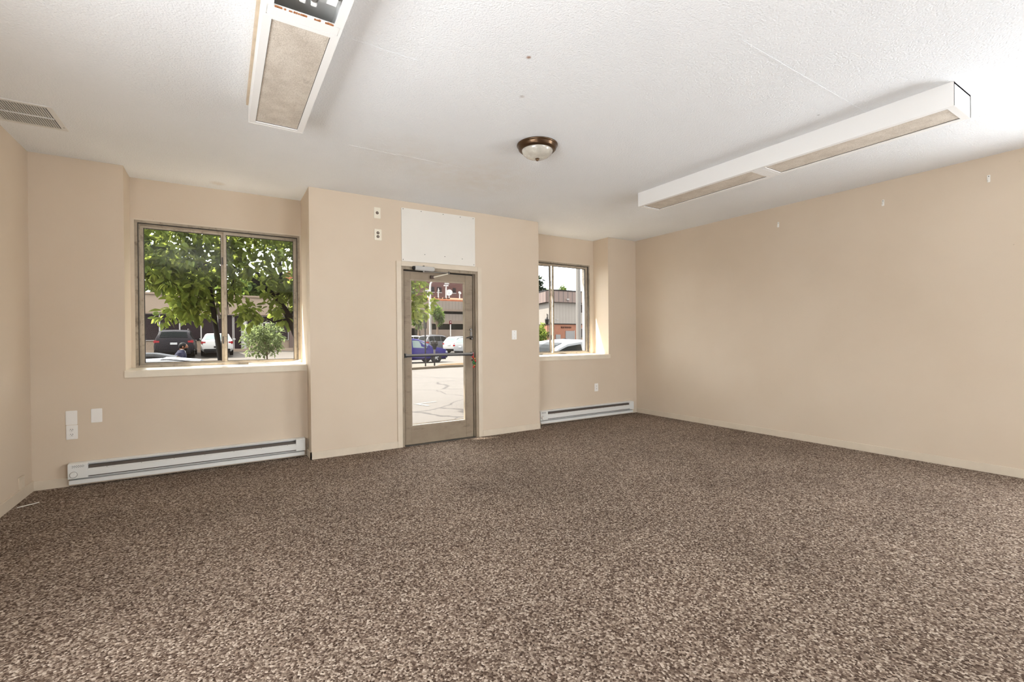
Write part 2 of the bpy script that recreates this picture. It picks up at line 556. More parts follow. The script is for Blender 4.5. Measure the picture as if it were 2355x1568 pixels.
# ------------------------------------------------------------------ front windows
def window(n, x0, x1, xm0, xm1, rx0, rx1):
    """sliding window: outer casing, two sashes with panes, latch, sill"""
    r = sroot('window_%d' % n, (0, 0, 0))
    y = YR
    # casing flush with the recess wall, closing the gap out to the reveals
    c = MB()
    c.box((rx0, y-.004, Z0W-.03), (x0, y+.16, Z1W+.012))
    c.box((x1, y-.004, Z0W-.03), (rx1, y+.16, Z1W+.012))
    c.box((x0, y-.004, Z1W-.002), (x1, y+.16, Z1W+.012))
    c.build('casing', M['trim'], r)
    f = MB().ring(x0, x1, Z0W, Z1W, .026, y+.004, y+.15)
    f.ring(x0+.024, x1-.024, Z0W+.012, Z1W-.024, .014, y+.03, y+.14)
    f.build('frame', M['wframe'], r)
    pk = MB().box((x0+.024, y+.0015, Z1W-.030), (x1-.024, y+.02, Z1W-.0235))  # dark strips drawn as the shadow line between frame and sash
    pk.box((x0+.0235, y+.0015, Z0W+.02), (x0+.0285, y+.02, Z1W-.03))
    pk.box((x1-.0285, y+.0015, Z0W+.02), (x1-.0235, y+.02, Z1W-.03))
    pk.build('track_shadow', M['gasket'], r)
    for nm, a, b, yy in (('sash', x0+.036, xm0+(xm1-xm0)*.52, y+.072), ('sash', xm0+(xm1-xm0)*.5, x1-.036, y+.034)):
        s = MB().ring(a, b, Z0W+.018, Z1W-.034, .024, yy, yy+.026, bev=.002).build(nm, M['wframe2'], r)
        MB().ring(a+.022, b-.022, Z0W+.04, Z1W-.056, .007, yy+.004, yy+.022).build('gasket', M['gasket'], s)
        MB().box((a+.024, yy+.011, Z0W+.042), (b-.024, yy+.014, Z1W-.058)).build('pane', M['clear'], s)
    for zz in (Z0W+.22, Z0W+.28+.75):
        MB().box((xm0+.006, y+.024, zz), (xm0+.02, y+.036, zz+.075), .002).build('latch', M['steel'], r)
    s = MB().prism([(YF-.014, .887), (YF-.014, .938), (YF-.006, .948), (YR+.01, .957), (YR+.16, .957), (YR+.16, .90), (YF, .90), (YF, .887)], 'x', rx0-.006 if n == 1 else rx0+.001, rx1-.002 if n == 1 else rx1+.024)
    s.build('window_sill', M['sill'], r)
    return r
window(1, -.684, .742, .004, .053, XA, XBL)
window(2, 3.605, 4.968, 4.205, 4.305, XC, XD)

# a curved white strip that lies on the left sill
t = [(.30, 5.50, .966), (.42, 5.475, .965), (.56, 5.47, .966), (.66, 5.49, .969), (.735, 5.535, .985)]
cs = thing('blind_cord', 'white cord lying loose along the right half of the large left windowsill', 'cord', (.3, 5.5, .957))
MB().tube(t, .0085, 6).build('cord', M['white'], cs, True)
MB().tube([(.24, 5.51, .966), (.30, 5.50, .967), (.33, 5.515, .966), (.27, 5.53, .966), (.24, 5.51, .966)], .007, 6).build('knot', M['hook'], cs, True)
MB().tube([(.60, 5.44, .964), (.68, 5.45, .964), (.73, 5.50, .967)], .004, 5).build('loose_end', M['white'], cs, True)

# ------------------------------------------------------------------ door
c = MB()
c.box((1.645, YB-.014, 0), (1.70, YB+.002, 2.072), .002)
c.box((2.657, YB-.014, 0), (2.712, YB+.002, 2.072), .002)
c.box((1.70, YB-.014, 2.02), (2.657, YB+.002, 2.072), .002)
struct('trim_1', c, M['trim'])
dr = sroot('door_1', (0, 0, 0))
f = MB()
for a, b in ((1.70, 1.728), (2.632, 2.657)):
    f.box((a, YB+.002, 0), (b, 5.18, 2.022))
f.box((1.728, YB+.002, 1.988), (2.632, 5.18, 2.022))
f.build('door_frame', M['doorframe'], dr)
f = MB().box((1.728, YB+.06, 0), (1.742, 5.16, 1.988))
f.box((2.612, YB+.06, 0), (2.632, 5.16, 1.988))
f.box((1.742, YB+.06, 1.978), (2.612, 5.16, 1.988))
f.build('door_stop', M['dark'], dr)
MB().box((2.617, YB+.035, .004), (2.626, YB+.075, 1.984)).build('weather_strip', M['doorframe'], dr)
X0, X1, ZT = 1.744, 2.610, 1.974
DY0, DY1 = YB+.045, YB+.09
slab = MB()
slab.box((X0, DY0, .008), (1.822, DY1, ZT), .002)
slab.box((2.512, DY0, .008), (X1, DY1, ZT), .002)
slab.box((1.822, DY0, .008), (2.512, DY1, .208), .0015)
slab.box((1.822, DY0, 1.886), (2.512, DY1, ZT), .0015)
slab = slab.build('door_leaf', M['doorpaint'], dr)
MB().ring(1.82, 2.514, .206, 1.888, .014, DY0+.004, DY1-.004).build('glazing_bead', M['doorframe'], slab)
MB().box((1.83, DY0+.02, .216), (2.504, DY0+.026, 1.878)).build('pane', M['clear'], slab)
MB().box((1.74, YB-.005, .0), (2.62, YB+.12, .008), .002).build('threshold', M['steel'], dr)
pb = MB().box((1.735, 4.992, 1.016), (2.598, 5.010, 1.036), .006).build('push_bar', M['steel'], dr)
MB().box((1.74, 4.996, 1.002), (2.594, 5.012, 1.0155), .003).build('underside_shade', M['black'], pb)  # black strip stands for the shaded underside of the bar
b = MB()
for x in (1.748, 2.584):
    b.box((x-.012, 5.008, .995), (x+.012, DY0, 1.042), .003)
b.build('bracket', M['steel'], pb)
lk = MB().lathe([(0, -.012), (.014, -.012), (.016, 0)], (2.583, DY0, 1.315), 'y', 20).build('lock_cylinder', M['steel'], dr, True)
MB().box((2.573, DY0-.01, 1.235), (2.597, DY0, 1.29), .003).build('latch_plate', M['steel'], dr)
lv = MB().tube([(2.6, DY0-.03, 1.226), (2.57, DY0-.036, 1.224), (2.51, DY0-.03, 1.212)], [.008, .009, .007], 10).build('lever', M['steel'], dr, True)
MB().lathe([(0, -.034), (.01, -.034), (.016, -.006), (.016, 0)], (2.585, DY0, 1.205), 'y', 16).build('lever_rose', M['steel'], lv, True)
cl = thing('door_closer', 'silver hydraulic closer fixed to the frame head over the glass door', 'door closer', (1.96, YB, 2.0))
MB().box((1.842, YB-.05, 1.978), (2.085, YB-.014, 2.028), .009).build('closer_body', M['alu'], cl, True)
MB().lathe([(0, 0), (.02, 0), (.022, .004), (.022, .02)], (1.826, YB-.032, 2.003), 'x', 20).build('end_cap', M['black'], cl, True)
MB().lathe([(0, -.02), (.012, -.02), (.012, 0)], (1.955, YB-.032, 1.982), 'z', 14).build('spindle', M['alu'], cl, True)
MB().ball((1.955, YB-.032, 2.031), .012, (1, 1, .6)).build('cap_screw', M['steel'], cl, True)
a = MB().tube([(1.955, YB-.032, 1.966), (2.25, YB-.07, 1.972)], .0065, 8).build('main_arm', M['alu'], cl, True)
MB().lathe([(0, -.014), (.011, -.014), (.011, .016), (0, .016)], (2.25, YB-.07, 1.968), 'z', 14).build('elbow_joint', M['steel'], a, True)
MB().tube([(2.25, YB-.07, 1.962), (2.09, YB+.02, 1.92)], .0075, 8).build('forearm', M['ivory'], cl, True)
MB().box((2.06, YB+.012, 1.905), (2.10, YB+.046, 1.94), .003).build('arm_shoe', M['brown'], cl)
bl = thing('jingle_bells', 'small bunch of red, green and gold bells hanging from the push bar', 'bells', (2.58, 4.985, .99))
MB().tube([(2.579, 4.99, 1.035), (2.58, 4.986, .99), (2.584, 4.986, .91)], .003, 6).build('ribbon', M['red'], bl)
for i, (dx, z, k) in enumerate(((-.012, .985, 'red'), (.012, .965, 'gold'), (-.018, .945, 'brown'), (.02, .935, 'red'), (.0, .93, 'green'), (-.008, .912, 'green'), (.016, .905, 'green'), (.008, .88, 'gold'), (.0, .862, 'red'))):
    MB().ball((2.58+dx, 4.984-.004*(i % 2), z), .0125, seg=10).build('bell', M[k], bl, True)

# ------------------------------------------------------------------ white board over the door
bd = thing('wall_board', 'blank white rectangular board screwed to the wall above the door', 'board', (2.167, YB, 2.08))
MB().prism([(1.7085, 2.075), (2.626, 2.081), (2.628, 2.677), (1.7075, 2.668)], 'y', YB-.008, YB).build('panel', M['board'], bd)
for x, z in ((1.729, 2.656), (1.941, 2.656), (2.211, 2.658), (2.432, 2.656), (2.603, 2.66), (1.98, 2.169), (2.228, 2.168), (2.453, 2.159), (1.725, 2.093), (2.609, 2.101)):
    MB().lathe([(0, -.003), (.004, -.002), (.005, .0)], (x, YB-.008, z), 'y', 10).build('screw', M['screw'], bd, True)

# ------------------------------------------------------------------ outlets, switches and blank plates
def plate(name, label, cat, x, y, z, kind, m='plate', w=.073, h=.118, group=None):
    p = thing(name, label, cat, (x, y, z), group)
    MB().box((x-w/2, y-.007, z-h/2), (x+w/2, y, z+h/2), .003).build('cover_plate', M[m], p)
    if kind == 'duplex' or kind == 'brown' or kind == 'single':
        for dz in ((-.02, .02) if kind != 'single' else (0,)):
            rc = MB().lathe([(0, -.0095), (.0145, -.0095), (.016, -.007)], (x, y, z+dz), 'y', 20)
            rc = rc.build('receptacle', M['brown' if kind != 'duplex' else m], p, True)
            sl = MB()
            for dx in (-.006, .006):
                sl.box((x+dx-.0014, y-.0105, z+dz), (x+dx+.0014, y-.009, z+dz+.0085))
            sl.lathe([(0, -.0105), (.0026, -.0105), (.0026, -.009)], (x, y, z+dz-.0065), 'y', 10)
            sl.build('slots', M['slot' if kind == 'duplex' else 'ivory'], rc)
    if kind == 'switch':
        MB().box((x-.006, y-.016, z-.004), (x+.006, y-.006, z+.012), .002).build('toggle', M[m], p)
    for dz in ((-.042, .042) if kind in ('blank', 'switch') else (0,) if kind != 'single' else (-.03, .03)):
        MB().lathe([(0, -.0085), (.003, -.008), (.0035, -.007)], (x, y, z+dz), 'y', 10).build('screw', M['screw' if kind == 'switch' else m], p, True)
    return p
plate('wall_plate', 'blank white cover plate directly above the outlet near the left corner', 'wall plate', -1.067, YF, .570, 'blank')
plate('outlet', 'white double outlet low on the wall under a blank plate', 'outlet', -1.065, YF, .449, 'duplex')
plate('wall_plate', 'blank white cover plate by itself, above the long heater', 'wall plate', -.908, YF, .575, 'blank')
plate('outlet', 'ivory plate with one round dark socket, nearest the ceiling left of the board', 'outlet', 1.441, YB, 2.572, 'single', 'ivory')
plate('outlet', 'ivory plate with two dark brown sockets left of the white board', 'outlet', 1.447, YB, 2.337, 'brown', 'ivory', .08, .12)
plate('light_switch', 'white light switch on the wall right of the glass door', 'light switch', 3.184, YB, 1.248, 'switch')
plate('outlet', 'white double outlet below the small right window', 'outlet', 4.782, YF, .455, 'duplex')
lp = thing('wall_plate', 'beige painted cover plate low on the left side wall', 'wall plate', (XL, 5.0, .121))
MB().box((XL, 4.94, .062), (XL+.007, 5.062, .178), .003).build('cover_plate', M['trim'], lp)
MB().box((XL+.006, 4.985, .09), (XL+.009, 5.015, .15), .001).build('insert', M['trim'], lp)

# ------------------------------------------------------------------ hooks on the right wall
hk = thing('wall_hook', 'small white adhesive hook, farthest of three on the right wall', 'hook', (XR, 2.988, 2.53), 'adhesive hooks on the right wall')
MB().box((XR-.004, 2.978, 2.50), (XR, 2.998, 2.562), .0015).build('base_plate', M['hook'], hk)
MB().tube([(XR-.004, 2.988, 2.535), (XR-.018, 2.988, 2.515), (XR-.024, 2.988, 2.505), (XR-.03, 2.988, 2.512)], .0035, 6).build('hook_arm', M['hook'], hk, True)
MB().lathe([(0, -.0052), (.004, -.005), (.004, -.003)], (XR, 2.988, 2.55), 'x', 10).build('pin', M['screw'], hk)
for y, z, lab in ((1.955, 2.53, 'small white adhesive hook, middle of three on the right wall'), (1.199, 2.548, 'small white adhesive hook, nearest the right edge of the photo')):
    c = copy_tree(hk)
    c.location = (XR, y, z)
    c['label'] = lab

# ------------------------------------------------------------------ baseboard heaters
def heater(label, x0, x1, zb, zt, louvre=True):
    h = thing('baseboard_heater', label, 'heater', ((x0+x1)/2, YF, zb))
    y = YF
    D = .066
    hh = zt-zb
    z = lambda f: zb+hh*f
    xl, xr = x0+.125, x1-.085
    back = MB().box((x0, y-.012, zb), (x1, y-.001, zt))
    back.prism([(y-.012, z(1)), (y-.03, z(1)), (y-D+.016, z(.955)), (y-D+.016, z(.935)), (y-.028, z(.975)), (y-.012, z(.965))], 'x', x0, x1)
    back.build('back_casing', M['heat'], h)
    fr = MB().prism([(y-D, z(.36)), (y-D, z(.62)), (y-D+.02, z(.70)), (y-D+.023, z(.70)), (y-D+.004, z(.615)), (y-D+.004, z(.36))], 'x', xl-.004, xr+.004)
    fr.build('front_panel', M['heat'], h)
    MB().prism([(y-D+.01, z(0)), (y-D+.01, z(.2)), (y-D+.03, z(.26)), (y-D+.033, z(.26)), (y-D+.014, z(.19)), (y-D+.014, 0)] if False else [(y-D+.01, z(0)), (y-D+.01, z(.19)), (y-.012, z(.21)), (y-.012, z(.0))], 'x', x0+.004, x1-.004).build('kick_strip', M['heat'], h)
    MB().box((xl, y-.048, z(.3)), (xr, y-.013, z(.84))).build('heating_fins', M['fin'], h)
    for nm, a, b in (('control_box', x0, xl), ('end_cap', xr, x1)):
        e = MB().prism([(y-.002, z(.28)), (y-D-.001, z(.28)), (y-D-.001, z(.93)), (y-D+.012, z(.985)), (y-.002, z(.985))], 'x', a, b).build(nm, M['heat'], h)
        if nm == 'control_box':
            kb = MB().lathe([(0, -.016), (.018, -.016), (.02, -.004), (.023, -.003), (.023, 0)], (a+.035, y-D-.001, z(.47)), 'y', 24).build('knob', M['heat'], e, True)
            MB().lathe([(.0232, -.002), (.0256, -.002), (.0256, 0), (.0232, 0)], (a+.035, y-D-.001, z(.47)), 'y', 24, False).build('dial_ring', M['alu'], e)
            if louvre:
                g = MB()
                for i in range(6):
                    for j in range(3):
                        xx, zz = a+.026+i*.013+(j % 2)*.006, z(.80)+j*.0065
                        g.box((xx, y-D-.0016, zz), (xx+.0055, y-D-.0008, zz+.0035))
                g.build('vent_holes', M['slot'], e)
            else:
                g = MB()
                for i in range(9):
                    g.box((a+.024+i*.008, y-D-.0016, z(.80)), (a+.027+i*.008, y-D-.0008, z(.90)))
                g.build('vent_holes', M['fin'], e)
    n = int((xr-xl)/.22)
    sc = MB()
    for i in range(n):
        sc.ball((xl+.12+i*(xr-xl-.2)/max(1, n-1), y-D+.012, z(.672)), .003, seg=6)
    tag(sc.build('rivets', M['screw'], h), kind='stuff')
heater('long white electric baseboard heater under the large left window', -1.082, .722, .022, .197)
heater('shorter white baseboard heater under the right window by the far corner', 3.70, 5.51, .022, .200, False)

# ------------------------------------------------------------------ fluorescent box fixtures
def fixture(label, x0, x1, y0, y1, ym, open_near):
    h = thing('fluorescent_light', label, 'ceiling light', ((x0+x1)/2, (y0+y1)/2, H))
    zb = 2.598
    b = MB()
    b.box((x0, y0, zb), (x0+.012, y1, H))
    b.box((x1-.012, y0, zb), (x1, y1, H))
    b.box((x0+.012, y0, H-.012), (x1-.012, y1, H-.001))
    b.build('housing', M['fixt'], h)
    for a in (y0, y1-.014):
        MB().box((x0-.001, a, zb-.001), (x1+.001, a+.014, H)).build('end_plate', M['fixt'], h)
    fr = MB()
    for a, c in ((y0+.014, ym-.033), (ym+.033, y1-.014)):
        fr.box((x0+.012, a, zb), (x0+.036, c, zb+.012))
        fr.box((x1-.036, a, zb), (x1-.012, c, zb+.012))
        fr.box((x0+.036, a, zb), (x1-.036, a+.026, zb+.012))
        if not (open_near and a < ym-.1):
            fr.box((x0+.036, c-.026, zb), (x1-.036, c, zb+.012))
    fr.build('door_frame', M['fixt'], h)
    MB().box((x0+.012, ym-.033, zb), (x1-.012, ym+.033, zb+.014), .003).build('divider', M['fixt'], h)
    for a, c, op in ((y0+.04, ym-.059, open_near), (ym+.059, y1-.04, False)):
        if not op:
            ln = MB().box((x0+.036, a, zb+.007), (x1-.036, c, zb+.011)).build('lens', M['lens'], h)
            ed = MB().ring(0, 1, 0, 1, .1, 0, .1)
            ed.bm.clear()
            for q in ((x0+.036, a, x0+.038, c), (x1-.038, a, x1-.036, c), (x0+.036, a, x1-.036, a+.002), (x0+.036, c-.002, x1-.036, c)):
                ed.box((q[0], q[1], zb+.005), (q[2], q[3], zb+.0075))
            ed.build('lens_edge', M['dark'], ln)
        else:
            MB().box((x0+.014, a-.02, H-.03), (x1-.014, c+.02, H-.014)).build('reflector', M['zinc'], h)
            MB().box((x0+.075, a, H-.075), (x0+.125, c, H-.03), .004).build('ballast_cover', M['fixt'], h)
            MB().box((x1-.075, a, H-.075), (x1-.035, c, H-.03)).build('side_reflector', M['fixt'], h)
            for dx in (.145, .19):
                tb = MB().tube([(x0+dx, a+.02, H-.075), (x0+dx, c-.02, H-.075)], .0165, 16).build('tube', M['tube'], h, True)
                for e in (a+.004, c-.022):
                    MB().tube([(x0+dx, e, H-.075), (x0+dx, e+.018, H-.075)], .0172, 14).build('tube_cap', M['alu'], tb, True)
                MB().box((x0+dx-.012, c-.004, H-.1), (x0+dx+.012, c+.012, H-.03), .002).build('lamp_holder', M['fixt'], h)
            rr = MB()
            for i in range(26):
                xx = x0+.04+i*(x1-x0-.08)/26
                if random.random() < .72:
                    rr.box((xx, ym-.035-rnd(.001, .006), zb-.0006), (xx+rnd(.006, .013), ym-.03, zb+.003))
            tag(rr.build('rust_flakes', M['rust'], h), kind='stuff')
    return h
fl = fixture('white fluorescent box light with a missing lens at the top edge of the photo', .163, .478, .96, 3.41, 2.2, True)
MB().box((.150, .955, H-.03), (.163, 3.42, H)).build('caulk_edge', M['yell'], fl)
fixture('long white fluorescent box light on the ceiling near the right wall', 3.79, 4.11, .955, 3.475, 2.19, False)

# ------------------------------------------------------------------ dome ceiling lamp
LX, LY = 2.15, 3.02
dl = thing('dome_light', 'round bronze rimmed ceiling lamp with a frosted glass bowl', 'ceiling light', (LX, LY, H))
MB().lathe([(0, 0), (.158, 0), (.163, -.004), (.163, -.010), (.158, -.014), (.154, -.020), (.150, -.036), (.140, -.046), (.128, -.050), (.124, -.048), (.124, -.03)], (LX, LY, H), 'z', 56).build('canopy_rim', M['bronze'], dl, 60)
MB().lathe([(.124, -.044), (.122, -.056), (.112, -.074), (.094, -.09), (.07, -.102), (.04, -.109), (.012, -.111), (0, -.111)], (LX, LY, H), 'z', 48).build('glass_bowl', M['shade'], dl, True)
MB().lathe([(0, -.130), (.008, -.128), (.012, -.121), (.012, -.116), (.017, -.113), (.018, -.110), (0, -.108)], (LX, LY, H), 'z', 24).build('finial', M['bronze'], dl, True)

# ------------------------------------------------------------------ ceiling vent
vt = thing('ceiling_vent', 'white louvred air vent in the ceiling at the left edge', 'vent', (-1.1, 4.38, H))
VX0, VX1, VY0, VY1 = -1.285, -.925, 4.17, 4.585
m = MB()
m.box((VX0, VY0, H-.006), (VX1, VY0+.03, H-.0005), .002)
m.box((VX0, VY1-.03, H-.006), (VX1, VY1, H-.0005), .002)
m.box((VX1-.034, VY0+.03, H-.006), (VX1, VY1-.03, H-.0005), .002)
m.box((VX0, VY0+.03, H-.006), (VX0+.03, VY1-.03, H-.0005), .002)
m.build('frame', M['white'], vt)
MB().box((VX0+.03, VY0+.03, H-.0015), (VX1-.034, VY1-.03, H-.0008)).build('backing', M['steel'], vt)
s = MB()
ym = (VY0+VY1)/2
for k in range(22):
    xx = VX0+.034+k*.0132
    for a, b in ((VY0+.03, ym-.006), (ym+.006, VY1-.03)):
        s.prism([(xx, H-.004), (xx+.0098, H-.0075), (xx+.0112, H-.0068), (xx+.0015, H-.0032)], 'y', a, b)
s.build('louvres', M['white'], vt)
MB().box((VX0+.03, ym-.004, H-.010), (VX1-.034, ym+.004, H-.002)).build('cross_bar', M['white'], vt)
MB().lathe([(0, -.008), (.004, -.007), (.004, -.005)], (VX1-.014, VY1-.07, H), 'z', 10).build('screw', M['screw'], vt)

# ceiling seams: slightly proud strips of tape under the paint
for i, pts in enumerate((((2.292, 1.407), (2.7, 1.41), (3.119, 1.411), (3.79, 1.412)), ((.867, 3.807), (1.25, 3.79), (1.633, 3.775), (2.0, 3.80)), ((.49, 2.46), (.7, 2.45), (.95, 2.47)))):
    sm = MB()
    for (a, b), (c, d) in zip(pts, pts[1:]):
        sm.box((a, min(b, d)-.006, H-.0016), (c, max(b, d)+.006, H-.0002), .0006)
    struct('trim_%d' % (i+2), sm, M['ceil'])
tag(MB().tube([(-1.27, 4.76, .003), (-1.22, 4.79, .004), (-1.17, 4.83, .003)], .0035, 5).build('lint_thread', M['thread']), 'short white thread lying on the carpet by the left wall', 'thread')
# ================================================================== OUTSIDE
ALB[0] = .094
SHEEN[0] = .12
X = dict(
    walk2=plain('sunlit sidewalk concrete', (206, 192, 172), .85, var=.08, vs=3), road=m_asphalt('sunlit street asphalt', (176, 162, 148), (192, 178, 164)),
    lot=m_asphalt('parking lot asphalt', (178, 162, 146), (194, 180, 164), False), curb=plain('weathered curb', (176, 158, 134), .85, var=.15, vs=4),
    dirt=plain('dry tan grass strip', (188, 148, 96), .95, var=.35, vs=5), paint=plain('worn white road paint', (246, 240, 226), .8, var=.04, vs=9),
)
ALB[0] = .34
X['walk'] = plain('pale sidewalk concrete', (206, 194, 178), .85, var=.08, vs=3)
ALB[0] = .21
X.update(
    stucco=plain('tan stucco', (190, 168, 148), .85, var=.06, vs=.5), stucco2=plain('tan stucco panel', (176, 154, 134), .85, var=.05, vs=1),
    mull=plain('white window mullion', (214, 206, 200), .5), dglass=plain('dark shop glass', (60, 50, 52), .1, .0, .07),
    brick=m_brick('dark red brick', (112, 66, 58), (98, 56, 50), (128, 90, 80), 1), obrick=m_brick('orange brick', (186, 118, 86), (170, 102, 74), (200, 150, 124), 1),
    gbrick=m_brick('grey brown brick', (120, 98, 88), (106, 86, 78), (140, 120, 110), 1),
    conc=m_ribs('ribbed concrete', (158, 140, 124), (132, 116, 102), .62), conc2=plain('concrete ledge', (166, 146, 130), .85, var=.12, vs=.6),
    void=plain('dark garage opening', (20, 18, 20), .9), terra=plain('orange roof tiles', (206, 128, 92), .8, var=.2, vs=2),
    siding=m_ribs('beige metal siding', (184, 172, 160), (166, 154, 142), .3, 0, .6, .785), fascia=m_ribs('brown metal fascia', (150, 122, 110), (92, 72, 66), .44, 0, .6, .785),
    door=plain('pale garage door', (178, 174, 172), .6), pole=plain('grey pole', (160, 154, 148), .6), wpole=plain('white pole', (238, 232, 226), .5),
    dpole=plain('dark pole', (38, 34, 32), .5), sign=plain('faded sign back', (176, 166, 158), .5), rsign=plain('red sign', (120, 20, 28), .5), wsign=plain('white sign dot', (240, 235, 230), .5),
    ysign=plain('yellow sign', (210, 170, 50), .5), dish=plain('white dish', (232, 228, 222), .5), letters=plain('dark sign letters', (96, 58, 44), .7),
    bark=plain('dark bark', (48, 38, 33), .9, var=.2, vs=12), bark2=plain('pale bark', (150, 128, 110), .9, var=.15, vs=12),
    )
ALB[0] = .185
X.update(
    leaf=m_leaf('broad green leaf', (118, 152, 58), (160, 190, 82), (240, 255, 120)), leaf2=m_leaf('shrub leaf', (140, 164, 108), (184, 204, 142), (224, 242, 160)),
    leaf3=m_leaf('far green leaf', (96, 126, 58), (134, 160, 80), (180, 210, 100)), leaf4=m_leaf('far dark leaf', (44, 60, 44), (64, 80, 58), (70, 90, 60)),
    )
ALB[0] = .21
X.update(
    tire=plain('tyre', (30, 27, 26), .8), rim=plain('alloy rim', (200, 198, 196), .3, .7), cglass=plain('dark car glass', (30, 34, 34), .06, 0, .14), cglass2=plain('pale car glass', (150, 165, 160), .06, 0, .2),
    tail=plain('red tail light', (176, 22, 34), .2, coat=.6), headl=plain('head light', (226, 226, 220), .15, coat=.6), lplate=plain('licence plate', (228, 228, 226), .5), cblack=plain('black car plastic', (34, 32, 33), .55),
    skin=plain('brown skin', (150, 98, 70), .5), hair=plain('black hair', (22, 17, 16), .6), suit=plain('navy suit cloth', (50, 50, 72), .8), shirt=plain('white shirt', (230, 228, 226), .7), shoe=plain('black shoe', (20, 18, 18), .4),
    orange=plain('orange plastic', (206, 112, 50), .5), amber=plain('worn metal', (140, 132, 126), .5, .5), plate=plain('dark number plate', (58, 52, 50), .5),
)
def paint(name, rgb, metal=.3):
    if name not in X:
        X[name] = plain(name, rgb, .4, metal*.3, .1)
    return X[name]

def gz(x, y):
    tilt = .02*(max(-8, min(10, x))-4)
    k = max(0, min(1, (26-y)/4))
    s = -.4+tilt
    left = -.33 if y < 26 else -.33+min(1, (y-26)/6)*.39 if y < 32 else .06+min(1, (y-32)/7.5)*.36 if y < 58 else .42+min(1, (y-58)/17)*1.05
    lot = -.33 if y < 40 else -.33+min(1, (y-40)/14)*.60 if y < 58 else .27+min(1, (y-58)/17)*1.2
    m = max(0, min(1, (10-x)/4))
    lot = left*m+lot*(1-m)
    return s*k+lot*(1-k)

g = MB()
xs = [-60, -40, -25, -15, -8, -4, 0, 4, 7, 10, 14, 20, 30, 45, 70, 110]
ys = [6.95, 8.3, 10, 12, 14, 16, 18, 20, 22.2]
def sheet(mb, xs, ys, dz=0):
    V = [[mb.bm.verts.new((x, y, gz(x, y)+dz)) for x in xs] for y in ys]
    for j in range(len(ys)-1):
        for i in range(len(xs)-1):
            mb.bm.faces.new((V[j][i], V[j][i+1], V[j+1][i+1], V[j+1][i]))
    return mb
struct('street', sheet(g, xs, ys), X['road'])
struct('parking_lot', sheet(MB(), xs, [25.2, 26, 28, 30, 32, 36, 39.5, 45, 50, 54, 58, 66, 75, 100, 160]), X['lot'])
MB_ = MB().box((-60, YOUT, -.6), (110, 6.85, -.13))
MB_.box((XBL+.1, 5.19, -.6), (XC-.1, YOUT, -.03))
struct('sidewalk', MB_, X['walk'])
struct('tree_island', MB().box((-.1, 6.98, -.8), (1.5, 8.2, -.13), .03), X['curb'])
struct('curb_near', MB().box((-60, 6.85, -.8), (110, 7.0, -.125), .01), X['curb'])
c = MB()
st = MB()
for a, b in zip(xs, xs[1:]):
    for mb, y0, y1, up in ((c, 22.2, 22.5, .11), (st, 22.5, 25.2, .10)):
        za, zb = gz(a, 22.2)+up, gz(b, 22.2)+up
        q = [mb.bm.verts.new(p) for p in ((a, y0, za-.4), (b, y0, zb-.4), (b, y1, zb-.4), (a, y1, za-.4), (a, y0, za), (b, y0, zb), (b, y1, zb), (a, y1, za))]
        for f in ((4, 5, 6, 7), (0, 1, 5, 4), (2, 3, 7, 6)):
            mb.bm.faces.new([q[i] for i in f])
struct('curb_far', c, X['curb'])
struct('verge', st, X['walk2'])
d = MB()
n = 16
def gv(x): return gz(x, 22.2)+.108
d.poly([(9.6, 22.7, gv(9.6)), (12.6, 22.62, gv(12.6)), (30, 22.62, gv(30)), (30, 24.6, gv(30)), (13, 24.5, gv(13)), (10.2, 23.6, gv(10.2))])
struct('grass_strip', d, X['dirt'])
mk = MB()
def stripe(pts, w):
    for (a, b), (c_, e) in zip(pts, pts[1:]):
        v = Vector((c_-a, e-b, 0)).normalized()
        nn = Vector((-v.y, v.x, 0))*w/2
        mk.poly([(a+nn.x, b+nn.y, gz(a, b)+.006), (a-nn.x, b-nn.y, gz(a, b)+.006), (c_-nn.x, e-nn.y, gz(c_, e)+.006), (c_+nn.x, e+nn.y, gz(c_, e)+.006)])
stripe([(4.05, 10.95), (4.62, 11.0)], .11)
stripe([(4.07, 10.98), (4.2, 10.45)], .11)
stripe([(-30, 16.8), (0, 16.9), (12, 17.2), (40, 17.6)], .13)
for x in (-3.6, -.2, 3.2, 15.5, 18.5, 21.5, 24.5):
    stripe([(x, 38), (x, 44)], .12)
struct('road_marking', mk, X['paint'])

